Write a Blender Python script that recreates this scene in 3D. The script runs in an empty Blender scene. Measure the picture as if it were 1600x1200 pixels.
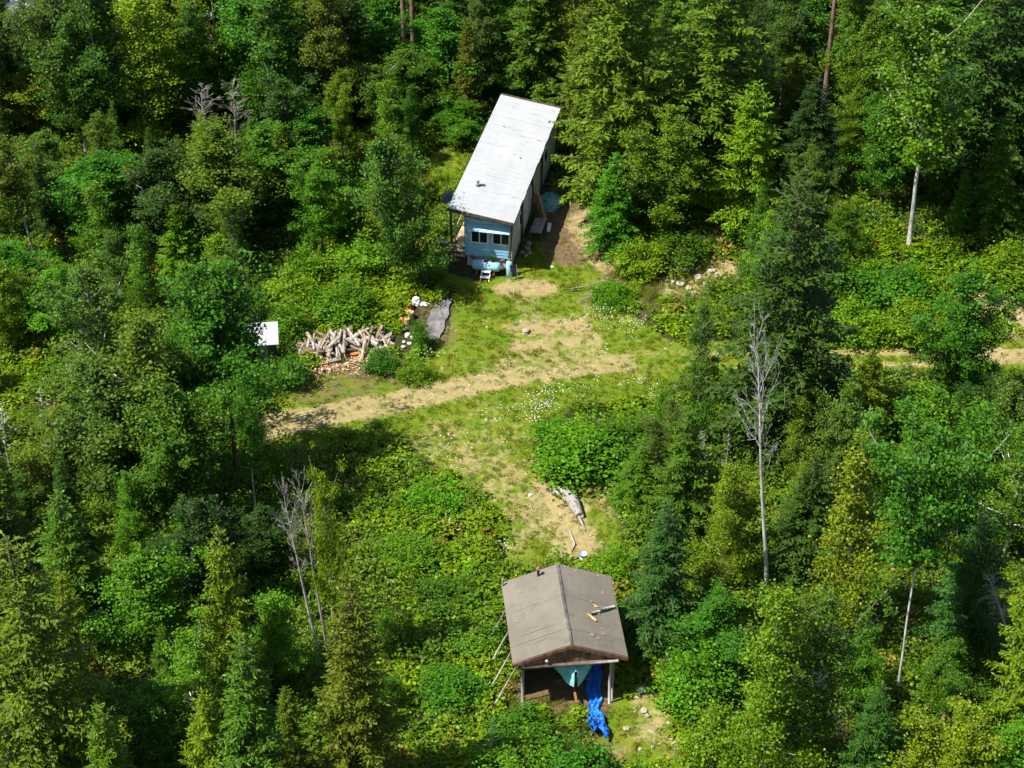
import bpy, math, random
import numpy as np
from mathutils import Vector

# ------------------------------------------------------------------ camera, sky, sun, exposure
SC = bpy.context.scene
COL = SC.collection
CAM_H, PITCH, FPX = 57.0, math.radians(34.0), 3000.0        # drone height (m), pitch below the horizon, focal length in photo pixels
cam_d = bpy.data.cameras.new('camera')
cam = bpy.data.objects.new('camera', cam_d)
COL.objects.link(cam)
cam.location = (0, 0, CAM_H)
cam.rotation_euler = (math.pi / 2 - PITCH, 0, 0)
cam_d.sensor_fit = 'HORIZONTAL'
cam_d.sensor_width = 36.0
cam_d.lens = 36.0 * FPX / 1600.0
cam_d.clip_start, cam_d.clip_end = 1.0, 6000.0
SC.camera = cam

SHX, SHY = 0.60, 0.24                                         # shadow offset on the ground per metre of height
sun_el = math.atan2(1.0, math.hypot(SHX, SHY))
W = bpy.data.worlds.new('World')
SC.world = W
W.use_nodes = True
wn = W.node_tree
bg = wn.nodes['Background']
sky = wn.nodes.new('ShaderNodeTexSky')
sky.sky_type = 'NISHITA'
sky.sun_disc = False
sky.sun_elevation = sun_el
sky.sun_rotation = math.atan2(-SHX, -SHY) % (2 * math.pi)
wn.links.new(sky.outputs[0], bg.inputs[0])
bg.inputs[1].default_value = 0.085
sun_d = bpy.data.lights.new('sun', 'SUN')
sun_d.energy = 5.0
sun_d.angle = math.radians(0.53)
sun_d.color = (1.0, 0.955, 0.86)
sun = bpy.data.objects.new('sun', sun_d)
COL.objects.link(sun)
sun.rotation_euler = Vector((SHX, SHY, -1.0)).to_track_quat('-Z', 'Y').to_euler()
vs = SC.view_settings
vs.view_transform = 'Standard'
vs.look = 'None'
vs.exposure = 0.92
vs.gamma = 1.0
vs.use_curve_mapping = False
SC.render.engine = 'CYCLES'
SC.cycles.max_bounces = 3
SC.cycles.diffuse_bounces = 2
SC.cycles.glossy_bounces = 2
SC.cycles.transmission_bounces = 2
SC.cycles.use_adaptive_sampling = True
SC.cycles.adaptive_threshold = .02
SC.cycles.transparent_max_bounces = 4
SC.cycles.use_denoising = True

# ------------------------------------------------------------------ helpers: ground shape, photo pixel -> place
rng0 = np.random.default_rng(7)
random.seed(3)

def S(t):
    t = np.clip(t, 0, 1)
    return t * t * (3 - 2 * t)

def height(x, y):
    x = np.asarray(x, float); y = np.asarray(y, float)
    h = 0.22 * np.sin(.13 * x + .5) * np.cos(.11 * y) + .09 * np.sin(.43 * x + 1) * np.sin(.37 * y + 2) + .04 * np.sin(1.1 * x + .3 * y) * np.sin(.9 * y - .4 * x)
    ys = 95 - 3.5 * S((x - 12) / 10)
    h = h + 1.7 * S((y - ys) / 7.0) * S((x - 3.8) / 4.0)
    return h

def ray(px, py):
    u = (px - 800) / FPX; v = (py - 600) / FPX
    return np.array([u, math.cos(PITCH) - v * math.sin(PITCH), -math.sin(PITCH) - v * math.cos(PITCH)])

def Q(px, py, z=0.0):
    d = ray(px, py)
    k = (z - CAM_H) / d[2]
    return np.array([0, 0, CAM_H]) + k * d

def P(px, py, dz=0.0):
    z = dz
    for _ in range(14):
        p = Q(px, py, z)
        z = float(height(p[0], p[1])) + dz
    return Q(px, py, z)

def proj(p):
    p = np.asarray(p, float)
    x, y, z = p[..., 0], p[..., 1], p[..., 2] - CAM_H
    dep = y * math.cos(PITCH) - z * math.sin(PITCH)
    up = y * math.sin(PITCH) + z * math.cos(PITCH)
    return 800 + FPX * x / dep, 600 - FPX * up / dep

def ground_z(x, y):
    return float(height(x, y))

class G:
    """collects faces for one small mesh"""
    def __init__(s):
        s.v, s.f, s.m = [], [], []
    def face(s, pts, m=0):
        i = len(s.v); s.v += [tuple(map(float, p)) for p in pts]; s.f.append(list(range(i, i + len(pts)))); s.m.append(m)
    def box(s, x0, x1, y0, y1, z0, z1, m=0):
        i = len(s.v)
        s.v += [(x0, y0, z0), (x1, y0, z0), (x1, y1, z0), (x0, y1, z0), (x0, y0, z1), (x1, y0, z1), (x1, y1, z1), (x0, y1, z1)]
        for q in ((3, 2, 1, 0), (4, 5, 6, 7), (0, 1, 5, 4), (1, 2, 6, 5), (2, 3, 7, 6), (3, 0, 4, 7)):
            s.f.append([i + k for k in q]); s.m.append(m)
        return s
    def hexa(s, p, m=0):
        i = len(s.v); s.v += [tuple(map(float, a)) for a in p]
        for q in ((3, 2, 1, 0), (4, 5, 6, 7), (0, 1, 5, 4), (1, 2, 6, 5), (2, 3, 7, 6), (3, 0, 4, 7)):
            s.f.append([i + k for k in q]); s.m.append(m)
        return s
    def tube(s, pts, rad, n=8, m=0, cap=True, mcap=None):
        pts = [Vector(p) for p in pts]
        if not hasattr(rad, '__len__'): rad = [rad] * len(pts)
        i0 = len(s.v)
        ref = Vector((0.31, 0.17, 0.93))
        for k, p in enumerate(pts):
            d = (pts[min(k + 1, len(pts) - 1)] - pts[max(k - 1, 0)]).normalized()
            a = d.cross(ref if abs(d.dot(ref)) < .95 else Vector((1, 0, 0))).normalized(); b = d.cross(a)
            for j in range(n):
                t = 2 * math.pi * j / n
                s.v.append(tuple(p + (a * math.cos(t) + b * math.sin(t)) * rad[k]))
        for k in range(len(pts) - 1):
            for j in range(n):
                s.f.append([i0 + k * n + j, i0 + k * n + (j + 1) % n, i0 + (k + 1) * n + (j + 1) % n, i0 + (k + 1) * n + j]); s.m.append(m)
        if cap:
            mc = m if mcap is None else mcap
            s.f.append([i0 + j for j in range(n)]); s.m.append(mc)
            e = i0 + (len(pts) - 1) * n
            s.f.append([e + j for j in reversed(range(n))]); s.m.append(mc)
        return s
    def bar(s, a, b, w, t, m=0):
        """rectangular bar from a to b, w wide (horizontal), t thick"""
        a, b = Vector(a), Vector(b); d = (b - a).normalized()
        up = Vector((0, 0, 1)) if abs(d.z) < .9 else Vector((0, 1, 0))
        r = d.cross(up).normalized() * (w / 2); u = r.cross(d).normalized() * (t / 2)
        return s.hexa([a - r - u, a + r - u, b + r - u, b - r - u, a - r + u, a + r + u, b + r + u, b - r + u], m)
    def mesh(s, name, mats, smooth=False):
        me = bpy.data.meshes.new(name)
        me.from_pydata(s.v, [], s.f)
        for m in mats: me.materials.append(m)
        me.polygons.foreach_set('material_index', s.m)
        if smooth: me.polygons.foreach_set('use_smooth', [True] * len(me.polygons))
        me.update()
        return me

def link(o, parent=None):
    COL.objects.link(o)
    if parent is not None: o.parent = parent
    return o

def tag(o, label, cat, group=None, kind=None):
    o['label'] = label; o['category'] = cat
    if group: o['group'] = group
    if kind: o['kind'] = kind
    return o

def part(name, g, mats, parent, smooth=False, loc=(0, 0, 0), label=None):
    if not isinstance(mats, (list, tuple)): mats = [mats]
    o = bpy.data.objects.new(name, g.mesh(name, mats, smooth) if isinstance(g, G) else g)
    o.location = loc
    link(o, parent)
    if label: o['label'] = label
    return o

def thing(name, label, cat, loc=(0, 0, 0), rz=0.0, group=None):
    o = bpy.data.objects.new(name, None)
    o.empty_display_size = .3
    o.location = loc; o.rotation_euler = (0, 0, rz)
    link(o)
    return tag(o, label, cat, group)

def solid(name, g, mats, label, cat, loc=(0, 0, 0), rz=0.0, group=None, smooth=False, kind=None):
    o = part(name, g, mats, None, smooth, loc)
    o.rotation_euler = (0, 0, rz)
    return tag(o, label, cat, group, kind)

def np_mesh(name, V, quads, mat, attrs=None, smooth=False):
    me = bpy.data.meshes.new(name)
    V = np.ascontiguousarray(V, np.float32); quads = np.ascontiguousarray(quads, np.int32)
    k = quads.shape[1]
    me.vertices.add(len(V)); me.vertices.foreach_set('co', V.ravel())
    me.loops.add(quads.size); me.loops.foreach_set('vertex_index', quads.ravel())
    me.polygons.add(len(quads)); me.polygons.foreach_set('loop_start', np.arange(len(quads), dtype=np.int32) * k)
    if smooth: me.polygons.foreach_set('use_smooth', np.ones(len(quads), bool))
    if mat: me.materials.append(mat)
    for n, a in (attrs or {}).items():
        at = me.attributes.new(n, 'FLOAT', 'POINT'); at.data.foreach_set('value', np.ascontiguousarray(a, np.float32))
    me.update(calc_edges=True)
    return me

# ------------------------------------------------------------------ materials
def mat(name):
    m = bpy.data.materials.new(name); m.use_nodes = True
    nt = m.node_tree; nt.nodes.clear()
    out = nt.nodes.new('ShaderNodeOutputMaterial')
    return m, nt, out

def nd(nt, typ, **kw):
    n = nt.nodes.new(typ)
    for k, v in kw.items():
        if k.startswith('i_'):
            n.inputs[int(k[2:]) if k[2:].isdigit() else k[2:]].default_value = v
        else: setattr(n, k, v)
    return n

def mixc(nt, fac, a, b, blend='MIX'):
    n = nt.nodes.new('ShaderNodeMix'); n.data_type = 'RGBA'; n.blend_type = blend
    for sock, val in ((n.inputs[0], fac), (n.inputs[6], a), (n.inputs[7], b)):
        if isinstance(val, bpy.types.NodeSocket): nt.links.new(val, sock)
        elif isinstance(val, (int, float)): sock.default_value = val
        else: sock.default_value = (*val, 1) if len(val) == 3 else val
    return n.outputs[2]

def ramp(nt, fac, stops):
    r = nt.nodes.new('ShaderNodeValToRGB')
    while len(r.color_ramp.elements) < len(stops): r.color_ramp.elements.new(.5)
    for e, (p, c) in zip(r.color_ramp.elements, stops):
        e.position = p; e.color = (*c, 1) if hasattr(c, '__len__') else (c, c, c, 1)
    nt.links.new(fac, r.inputs[0])
    return r.outputs[0]

def noise(nt, scale, detail=4, rough=.55, coord=None):
    n = nd(nt, 'ShaderNodeTexNoise', i_Scale=scale, i_Detail=detail, i_Roughness=rough)
    if coord is not None: nt.links.new(coord, n.inputs['Vector'])
    return n.outputs[0]

def simple(name, c1, c2, scale=3.0, rough=.8, spec=.2, stretch=(1, 1, 1), bump=0.0, metal=0.0, lo=.35, hi=.65, var=.2, stain=None):
    """two-tone weathered surface in object space"""
    m, nt, out = mat(name)
    tc = nd(nt, 'ShaderNodeTexCoord')
    mp = nd(nt, 'ShaderNodeMapping'); mp.inputs['Scale'].default_value = stretch
    nt.links.new(tc.outputs['Object'], mp.inputs[0])
    f = noise(nt, scale, 6, .62, mp.outputs[0])
    c = ramp(nt, f, [(lo, c1), (hi, c2)])
    if stain:                                                   # (colour, scale, stretch, threshold, amount): streaks and blotches of dirt
        for sc_, ssc, sst, thr, amt in stain:
            m2 = nd(nt, 'ShaderNodeMapping'); m2.inputs['Scale'].default_value = sst; nt.links.new(tc.outputs['Object'], m2.inputs[0])
            c = mixc(nt, ramp(nt, noise(nt, ssc, 7, .68, m2.outputs[0]), [(thr, 0.0), (thr + .14, amt)]), c, sc_)
    oi = nd(nt, 'ShaderNodeObjectInfo')
    mr = nd(nt, 'ShaderNodeMapRange'); mr.inputs[3].default_value = 1 - var; mr.inputs[4].default_value = 1 + var
    nt.links.new(oi.outputs['Random'], mr.inputs[0])
    cc = nd(nt, 'ShaderNodeVectorMath', operation='SCALE'); nt.links.new(c, cc.inputs[0]); nt.links.new(mr.outputs[0], cc.inputs[3])
    b = nd(nt, 'ShaderNodeBsdfPrincipled'); b.inputs['Roughness'].default_value = rough
    b.inputs['Specular IOR Level'].default_value = spec; b.inputs['Metallic'].default_value = metal
    nt.links.new(cc.outputs[0], b.inputs['Base Color'])
    if bump:
        bp = nd(nt, 'ShaderNodeBump'); bp.inputs['Strength'].default_value = bump; bp.inputs['Distance'].default_value = .03
        nt.links.new(f, bp.inputs['Height']); nt.links.new(bp.outputs[0], b.inputs['Normal'])
    nt.links.new(b.outputs[0], out.inputs[0])
    return m

def leaf_mat(name, trans=.3, use_obj=True, col=(.05, .12, .02), col2=None, gloss=.2, spread=.5, world_scale=None):
    m, nt, out = mat(name)
    oi = nd(nt, 'ShaderNodeObjectInfo'); geo = nd(nt, 'ShaderNodeNewGeometry')
    if use_obj: base = oi.outputs['Color']
    else:
        base = mixc(nt, oi.outputs['Random'], col, col2 or col)
        if world_scale:
            f = noise(nt, world_scale, 3, .6, geo.outputs['Position'])
            w = ramp(nt, f, [(.36, (0, 0, 0)), (.64, (1, 1, 1))])
            base = mixc(nt, w, base, mixc(nt, .75, base, (col2 or col)))
    if not use_obj and world_scale:                              # now and then a yellowed or dying plant
        base = mixc(nt, ramp(nt, oi.outputs['Random'], [(.955, 0.0), (.965, .75)]), base, (.24, .16, .03))
    mr = nd(nt, 'ShaderNodeMapRange'); mr.inputs[3].default_value = 1 - spread; mr.inputs[4].default_value = 1 + spread
    nt.links.new(geo.outputs['Random Per Island'], mr.inputs[0])
    sc = nd(nt, 'ShaderNodeVectorMath', operation='SCALE'); nt.links.new(base, sc.inputs[0]); nt.links.new(mr.outputs[0], sc.inputs[3])
    hsv = nd(nt, 'ShaderNodeHueSaturation')
    mh = nd(nt, 'ShaderNodeMapRange'); mh.inputs[3].default_value = .488; mh.inputs[4].default_value = .52
    ml = nd(nt, 'ShaderNodeMath', operation='MULTIPLY'); ml.inputs[1].default_value = 7.31
    fr = nd(nt, 'ShaderNodeMath', operation='FRACT')
    nt.links.new(geo.outputs['Random Per Island'], ml.inputs[0]); nt.links.new(ml.outputs[0], fr.inputs[0]); nt.links.new(fr.outputs[0], mh.inputs[0])
    nt.links.new(mh.outputs[0], hsv.inputs['Hue']); nt.links.new(sc.outputs[0], hsv.inputs['Color'])
    b = nd(nt, 'ShaderNodeBsdfPrincipled'); b.inputs['Roughness'].default_value = .5; b.inputs['Specular IOR Level'].default_value = gloss
    nt.links.new(hsv.outputs[0], b.inputs['Base Color'])
    t = nd(nt, 'ShaderNodeBsdfTranslucent')
    tcol = mixc(nt, 1.0, hsv.outputs[0], (1.08, 1.2, .5), 'MULTIPLY')
    nt.links.new(tcol, t.inputs[0])
    mx = nd(nt, 'ShaderNodeMixShader'); mx.inputs[0].default_value = trans
    nt.links.new(b.outputs[0], mx.inputs[1]); nt.links.new(t.outputs[0], mx.inputs[2])
    nt.links.new(mx.outputs[0], out.inputs[0])
    return m

M_LEAF = leaf_mat('broad_leaves', .34)
M_NEEDLE = leaf_mat('needles', .12, gloss=.15, spread=.4)
M_CEDAR = leaf_mat('cedar_fronds', .2, gloss=.15, spread=.4)
M_SHRUB = leaf_mat('shrub_leaves', .34, False, (.092, .225, .003), (.2, .29, .004), world_scale=.22)
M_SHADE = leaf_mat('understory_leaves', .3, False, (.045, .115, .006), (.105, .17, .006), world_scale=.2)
M_FERN = leaf_mat('fern_fronds', .3, False, (.075, .19, .004), (.17, .24, .006), world_scale=.2, gloss=.15)
M_GRASS = leaf_mat('grass_blades', .3, False, (.078, .165, .005), (.2, .205, .014), world_scale=.18, gloss=.15)
M_BIRCH = simple('pale_birch_bark', (.22, .21, .19), (.58, .56, .52), 5, .85, .15, (1, 1, .35), .3)
M_BARK = simple('brown_bark', (.05, .04, .03), (.15, .115, .085), 7, .9, .1, (1, 1, .2), .6)
M_PINEBARK = simple('pine_bark', (.1, .07, .055), (.30, .2, .15), 6, .9, .1, (1, 1, .25), .5)
M_DEAD = simple('dead_grey_wood', (.2, .18, .155), (.42, .395, .36), 6, .9, .1, (1, 1, .2), .2)
M_LOGBARK = simple('log_bark', (.16, .125, .095), (.46, .39, .31), 4, .9, .1, (1, 1, 1), .3)
M_LOGBARK2 = simple('old_log_bark', (.09, .065, .048), (.27, .2, .145), 4, .9, .1, (1, 1, 1), .3)
M_CUT = simple('cut_wood', (.36, .2, .08), (.6, .42, .22), 6, .85, .1)
M_ORANGEWOOD = simple('rotten_orange_wood', (.3, .1, .03), (.5, .22, .06), 6, .9, .1)
M_WHITEROOF = simple('white_metal_roof', (.33, .345, .36), (.37, .382, .395), 1.2, .55, .25, (1, .25, 1), var=.025, stain=[((.22, .2, .17), 2.2, (.25, 2.2, 1), .54, .45), ((.12, .1, .06), 9, (1, 1, 1), .66, .7), ((.25, .14, .07), 1.3, (.3, 3, 1), .62, .5)])
M_SIDING = simple('pale_siding_shade_blue', (.2, .47, .62), (.4, .62, .72), 1.6, .6, .3, (1, 1, .5))  # pale bluish white siding, with the blue of its shade mixed into the colour
M_SIDEWALL = simple('weathered_side_wall', (.5, .48, .42), (.7, .67, .6), 1.3, .7, .2, (1, 1, .5))
M_WHITE = simple('white_paint', (.68, .69, .69), (.82, .82, .82), 3, .5, .35)
M_GLASS = simple('dark_window_glass', (.012, .016, .02), (.02, .026, .03), 2, .08, .5)
M_DARKWOOD = simple('dark_weathered_timber', (.055, .042, .032), (.14, .11, .085), 5, .85, .15, (1, 1, .3), .2)
M_GREYWOOD = simple('grey_weathered_timber', (.2, .18, .16), (.36, .33, .3), 5, .85, .15, (1, 1, .3), .2)
M_DECK = simple('warm_deck_boards', (.28, .18, .1), (.46, .34, .22), 4, .8, .15, (1, .3, 1))
M_BROWNBOARD = simple('stained_gable_boards', (.09, .042, .026), (.22, .12, .075), 4, .8, .15, (1, 1, .25), .2)
M_ROLLROOF = simple('brown_roll_roofing', (.138, .122, .098), (.175, .156, .127), 1.1, .85, .2, (1, .35, 1), var=.06, stain=[((.075, .065, .05), 1.6, (.4, 1.2, 1), .55, .5), ((.2, .18, .15), 2.5, (1, .5, 1), .58, .55), ((.05, .055, .02), 8, (1, 1, 1), .64, .8)])
M_RIDGE = simple('ridge_metal', (.06, .055, .05), (.16, .15, .14), 4, .6, .3)
M_DARK = simple('dark_plastic', (.014, .016, .02), (.03, .033, .04), 4, .5, .3)
M_SLATE = simple('slate_blue_metal', (.1, .115, .14), (.2, .22, .26), 4, .45, .4)
M_TEAL = simple('teal_tarpaulin', (.12, .4, .4), (.28, .58, .56), 1.6, .5, .35, bump=.2)
M_BLUE = simple('blue_tarpaulin', (.004, .10, .55), (.03, .26, .82), 5.5, .36, .5, bump=.7, stain=[((.12, .2, .3), 3, (1, 1, 1), .6, .5)])
M_BLACKTARP = simple('grey_black_tarpaulin', (.075, .07, .075), (.2, .185, .18), 1.1, .55, .35, bump=.3)
M_ROCK = simple('pale_rock', (.25, .21, .155), (.46, .4, .3), 3, .9, .15, bump=.5)
M_WHITEBAG = simple('white_sacking', (.6, .6, .58), (.82, .82, .8), 4, .6, .3, bump=.3)
M_METAL = simple('galvanised_metal', (.35, .36, .37), (.55, .56, .57), 4, .4, .5, metal=.6)
M_RUST = simple('rusty_steel', (.14, .06, .03), (.3, .14, .07), 5, .8, .2)
M_TYRE = simple('tyre_rubber', (.012, .012, .012), (.03, .03, .03), 5, .85, .2)
M_PETAL = leaf_mat('white_petals', .25, False, (.78, .78, .7), (.84, .84, .8), spread=.08)
M_CHIP = simple('wood_chips', (.3, .17, .08), (.62, .47, .3), 3, .9, .1)

# ------------------------------------------------------------------ ground masks in world metres
def to_world(poly):
    return np.array([P(x, y)[:2] for x, y in poly])

def inside(poly, x, y):
    x = np.asarray(x, float); y = np.asarray(y, float)
    r = np.zeros(x.shape, bool); n = len(poly)
    for i in range(n):
        x1, y1 = poly[i]; x2, y2 = poly[(i + 1) % n]
        if y1 == y2: continue
        c = ((y1 > y) != (y2 > y)) & (x < (x2 - x1) * (y - y1) / (y2 - y1) + x1)
        r ^= c
    return r

def seg_dist(a, b, x, y):
    dx, dy = b[0] - a[0], b[1] - a[1]; L = dx * dx + dy * dy + 1e-9
    t = np.clip(((x - a[0]) * dx + (y - a[1]) * dy) / L, 0, 1)
    return np.hypot(x - a[0] - t * dx, y - a[1] - t * dy)

def poly_field(poly, x, y, soft):
    """1 inside, falling to 0 over soft metres round the edge"""
    d = np.full(np.shape(x), 1e9)
    for i in range(len(poly)): d = np.minimum(d, seg_dist(poly[i], poly[(i + 1) % len(poly)], x, y))
    sd = np.where(inside(poly, x, y), d, -d)
    return S(.5 + sd / (2 * soft))

OPEN_PX = [(690, 425), (745, 440), (800, 430), (835, 340), (868, 300), (905, 330), (955, 400), (940, 440), (950, 480), (1000, 500), (1045, 535), (1300, 535),
           (1450, 536), (1640, 530), (1640, 585), (1450, 578), (1300, 580), (1050, 592), (1035, 628), (900, 632), (840, 655), (842, 735), (860, 760), (960, 755), (968, 850),
           (905, 885), (800, 885), (775, 800), (705, 745), (640, 690), (560, 680), (480, 700), (430, 700), (430, 600), (480, 585), (560, 582), (650, 570), (700, 535), (712, 470)]
OPEN_W = to_world(OPEN_PX)
BACKLAWN_W = to_world([(668, 245), (720, 215), (745, 200), (715, 290), (700, 330), (675, 320)])
CARFRONT_W = to_world([(955, 1075), (1010, 1080), (1060, 1130), (1060, 1185), (1000, 1200), (930, 1190), (925, 1160), (950, 1120)])
GRAVEL_POLY_W = [to_world(p) for p in (
    [(445, 668), (468, 642), (560, 625), (690, 602), (770, 562), (800, 525), (830, 502), (905, 503), (930, 530), (985, 560), (900, 588), (790, 607), (690, 632), (560, 660), (465, 680)],
    [(425, 674), (468, 648), (560, 634), (690, 612), (800, 580), (985, 556), (975, 574), (900, 592), (790, 607), (690, 632), (560, 660), (465, 682)],)]
CAPS = []   # (a, b, radius, dirt, soil)
def cap(x0, y0, x1, y1, r, dirt=0.0, soil=0.0):
    CAPS.append((P(x0, y0)[:2], P(x1, y1)[:2], r, dirt, soil))
for ya, yb, yc, dd_ in ((650, 612, 560, .8), (672, 628, 572, .85)):                    # two wheel ruts of the drive
    cap(425, ya + 6, 690, yb - 8, .42, dd_); cap(690, yb - 8, 800, (yb + yc) / 2 - 6, .42, dd_); cap(800, (yb + yc) / 2 - 6, 985, yc, .4, dd_ - .15)
cap(815, 512, 905, 508, .75, .7); cap(815, 540, 925, 532, .7, .68); cap(700, 575, 800, 550, .6, .3); cap(560, 628, 690, 600, .5, .45)
cap(795, 452, 850, 450, .7, .85); cap(815, 460, 840, 500, .7, .45); cap(866, 310, 890, 395, 1.2, .15, .95); cap(905, 345, 955, 410, 1.1, .6, .55)
cap(480, 600, 640, 590, .9, .15, .5); cap(480, 620, 560, 612, .9, .2, .5)
cap(690, 685, 790, 740, 1.7, .46); cap(740, 720, 815, 765, 1.5, .5); cap(760, 640, 800, 690, 1.2, .36); cap(860, 770, 905, 850, .9, .8); cap(930, 745, 965, 800, .7, .6, .2); cap(820, 780, 850, 830, .8, .6)
cap(800, 800, 812, 870, .7, .42); cap(900, 790, 880, 860, .6, .7)
cap(1320, 550, 1460, 550, .28, .8); cap(1340, 569, 1470, 569, .28, .85); cap(1470, 551, 1660, 551, .4, .9); cap(1480, 564, 1660, 566, .35, .7)
cap(980, 552, 1320, 549, .35, .45); cap(980, 575, 1340, 569, .35, .4)
cap(1550, 488, 1650, 508, 1.7, .95); cap(1060, 450, 1130, 420, 1.0, .85); cap(1010, 485, 1045, 480, .8, .3, .5); cap(920, 470, 965, 425, .8, .35, .5); cap(970, 440, 1010, 470, .6, .3, .4)
cap(1000, 1080, 1030, 1130, .55, .6, .3); cap(940, 1160, 975, 1180, .6, .3, .5); cap(1010, 1140, 1050, 1160, .6, .6, .1)
cap(905, 715, 835, 715, .3, .1); cap(680, 250, 720, 230, .8, .25); cap(500, 556, 590, 570, 1.2, .1, .9)
cap(885, 1075, 885, 1020, 1.6, 0, 1.0); cap(680, 480, 690, 530, 1.0, .2, .5); cap(760, 190, 740, 230, .5, .2, .5)  # first cap: soil tone put under the shelter to make its shaded floor dark

def fields(x, y):
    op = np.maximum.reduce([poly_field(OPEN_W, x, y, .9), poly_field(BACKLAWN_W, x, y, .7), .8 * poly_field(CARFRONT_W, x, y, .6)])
    dirt = np.zeros(np.shape(x)); soil = np.zeros(np.shape(x))
    for p, k_ in zip(GRAVEL_POLY_W, (.5, .7)): dirt = np.maximum(dirt, k_ * poly_field(p, x, y, .9))
    for a, b, r, d, s in CAPS:
        k = S(1.25 - seg_dist(a, b, x, y) / (1.7 * r))
        dirt = np.maximum(dirt, d * k); soil = np.maximum(soil, s * k)
    return op, dirt, soil

# ------------------------------------------------------------------ the ground sheet
def stretch(lo, hi, step, far):
    mid = np.arange(lo, hi + step / 2, step)
    ext = np.cumsum(step * 1.35 ** np.arange(1, 30)); ext = ext[ext < far]
    return np.concatenate([(lo - ext)[::-1], mid, hi + ext])

gx = stretch(-42, 42, .27, 2500); gy = stretch(44, 146, .27, 2500)
GXX, GYY = np.meshgrid(gx, gy)
fx, fy = GXX.ravel(), GYY.ravel()
near = (np.abs(fx) < 45) & (fy > 40) & (fy < 150)
fo = np.zeros(fx.shape); fd = np.zeros(fx.shape); fs = np.zeros(fx.shape)
fo[near], fd[near], fs[near] = fields(fx[near], fy[near])
fz = height(fx, fy)
fz[near] += .03 * rng0.standard_normal(near.sum()) * (1 - .5 * fd[near])
nx, ny = len(gx), len(gy)
ii = (np.arange(ny - 1)[:, None] * nx + np.arange(nx - 1)[None, :]).ravel()
quads = np.stack([ii, ii + 1, ii + 1 + nx, ii + nx], 1)
m, nt, out = mat('forest_ground')
geo = nd(nt, 'ShaderNodeNewGeometry')
at = {k: nd(nt, 'ShaderNodeAttribute', attribute_name=k).outputs['Fac'] for k in ('open', 'dirt', 'soil')}
pos = geo.outputs['Position']
n1 = noise(nt, .55, 5, .6, pos); n2 = noise(nt, 3.2, 6, .65, pos); n3 = noise(nt, 14, 4, .6, pos)
def thresh(f, n, amp, lo, hi):
    a = nd(nt, 'ShaderNodeMath', operation='SUBTRACT'); nt.links.new(n, a.inputs[0]); a.inputs[1].default_value = .5
    b = nd(nt, 'ShaderNodeMath', operation='MULTIPLY_ADD'); nt.links.new(a.outputs[0], b.inputs[0]); b.inputs[1].default_value = amp; nt.links.new(f, b.inputs[2])
    r = nd(nt, 'ShaderNodeMapRange', interpolation_type='SMOOTHSTEP'); r.inputs[1].default_value = lo; r.inputs[2].default_value = hi
    nt.links.new(b.outputs[0], r.inputs[0]); return r.outputs[0]
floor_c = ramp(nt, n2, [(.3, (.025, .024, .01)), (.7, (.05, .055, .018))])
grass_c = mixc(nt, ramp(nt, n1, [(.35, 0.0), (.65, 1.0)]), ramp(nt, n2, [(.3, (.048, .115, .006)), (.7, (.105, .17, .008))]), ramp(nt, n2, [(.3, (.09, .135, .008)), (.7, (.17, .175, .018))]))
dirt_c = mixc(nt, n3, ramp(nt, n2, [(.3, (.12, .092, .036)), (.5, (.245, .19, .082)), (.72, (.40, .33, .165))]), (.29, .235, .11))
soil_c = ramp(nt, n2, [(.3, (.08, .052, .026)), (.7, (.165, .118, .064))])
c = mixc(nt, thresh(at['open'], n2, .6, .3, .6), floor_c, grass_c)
c = mixc(nt, thresh(at['soil'], n2, 1.1, .35, .65), c, soil_c)
n4 = noise(nt, 1.15, 7, .68, pos)
n5 = noise(nt, 5.5, 5, .7, pos)
c = mixc(nt, thresh(at['dirt'], mixc(nt, .45, n4, n5), 2.6, .3, .72), c, dirt_c)
b = nd(nt, 'ShaderNodeBsdfPrincipled'); b.inputs['Roughness'].default_value = .95; b.inputs['Specular IOR Level'].default_value = .1
nt.links.new(c, b.inputs['Base Color'])
bp = nd(nt, 'ShaderNodeBump'); bp.inputs['Strength'].default_value = .6; bp.inputs['Distance'].default_value = .06
nt.links.new(n2, bp.inputs['Height']); nt.links.new(bp.outputs[0], b.inputs['Normal'])
nt.links.new(b.outputs[0], out.inputs[0])
M_GROUND = m
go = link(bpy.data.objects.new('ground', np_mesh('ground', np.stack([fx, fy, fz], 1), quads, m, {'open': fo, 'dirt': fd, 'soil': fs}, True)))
tag(go, 'forest floor with grassy clearing and pale gravel drive', 'ground', kind='structure')

# a pale lake glimpsed between the trees in the far left corner
LAKE = [(-120, -60), (-60, 60), (10, 112), (48, 108), (66, 62), (82, 10), (70, -60)]
lk = G(); lk.face([(*P(x, y)[:2], .38) for x, y in LAKE][::-1])
M_WATER = simple('milky_lake_water', (.34, .39, .43), (.46, .49, .5), .25, .12, .6)
lo_ = part('lake', lk, M_WATER, None)
tag(lo_, 'pale milky water glimpsed between trees in the far left corner', 'lake', kind='structure')
LAKE_W = to_world(LAKE)

# ------------------------------------------------------------------ trailer home under its own pole roof
ZL, ZR = 4.05, 3.45
FL, BL, FR = Q(700, 325, ZL), Q(783, 148, ZL), Q(800, 355, ZR)
ax = (BL - FL)[:2]; RL = float(np.hypot(*ax)); ax = ax / RL
HROT = -math.atan2(ax[0], ax[1])
RW = float(np.dot((FR - FL)[:2], [ax[1], -ax[0]]))
HOME = (float(FL[0]), float(FL[1]), 0.0)

def hw(x, y, z=0.0):
    """trailer frame (x right, y along the home away from the front) to world"""
    return np.array([HOME[0] + x * ax[1] + y * ax[0], HOME[1] - x * ax[0] + y * ax[1], z])

def hz(x, y):
    p = hw(x, y); return ground_z(p[0], p[1])

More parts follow.
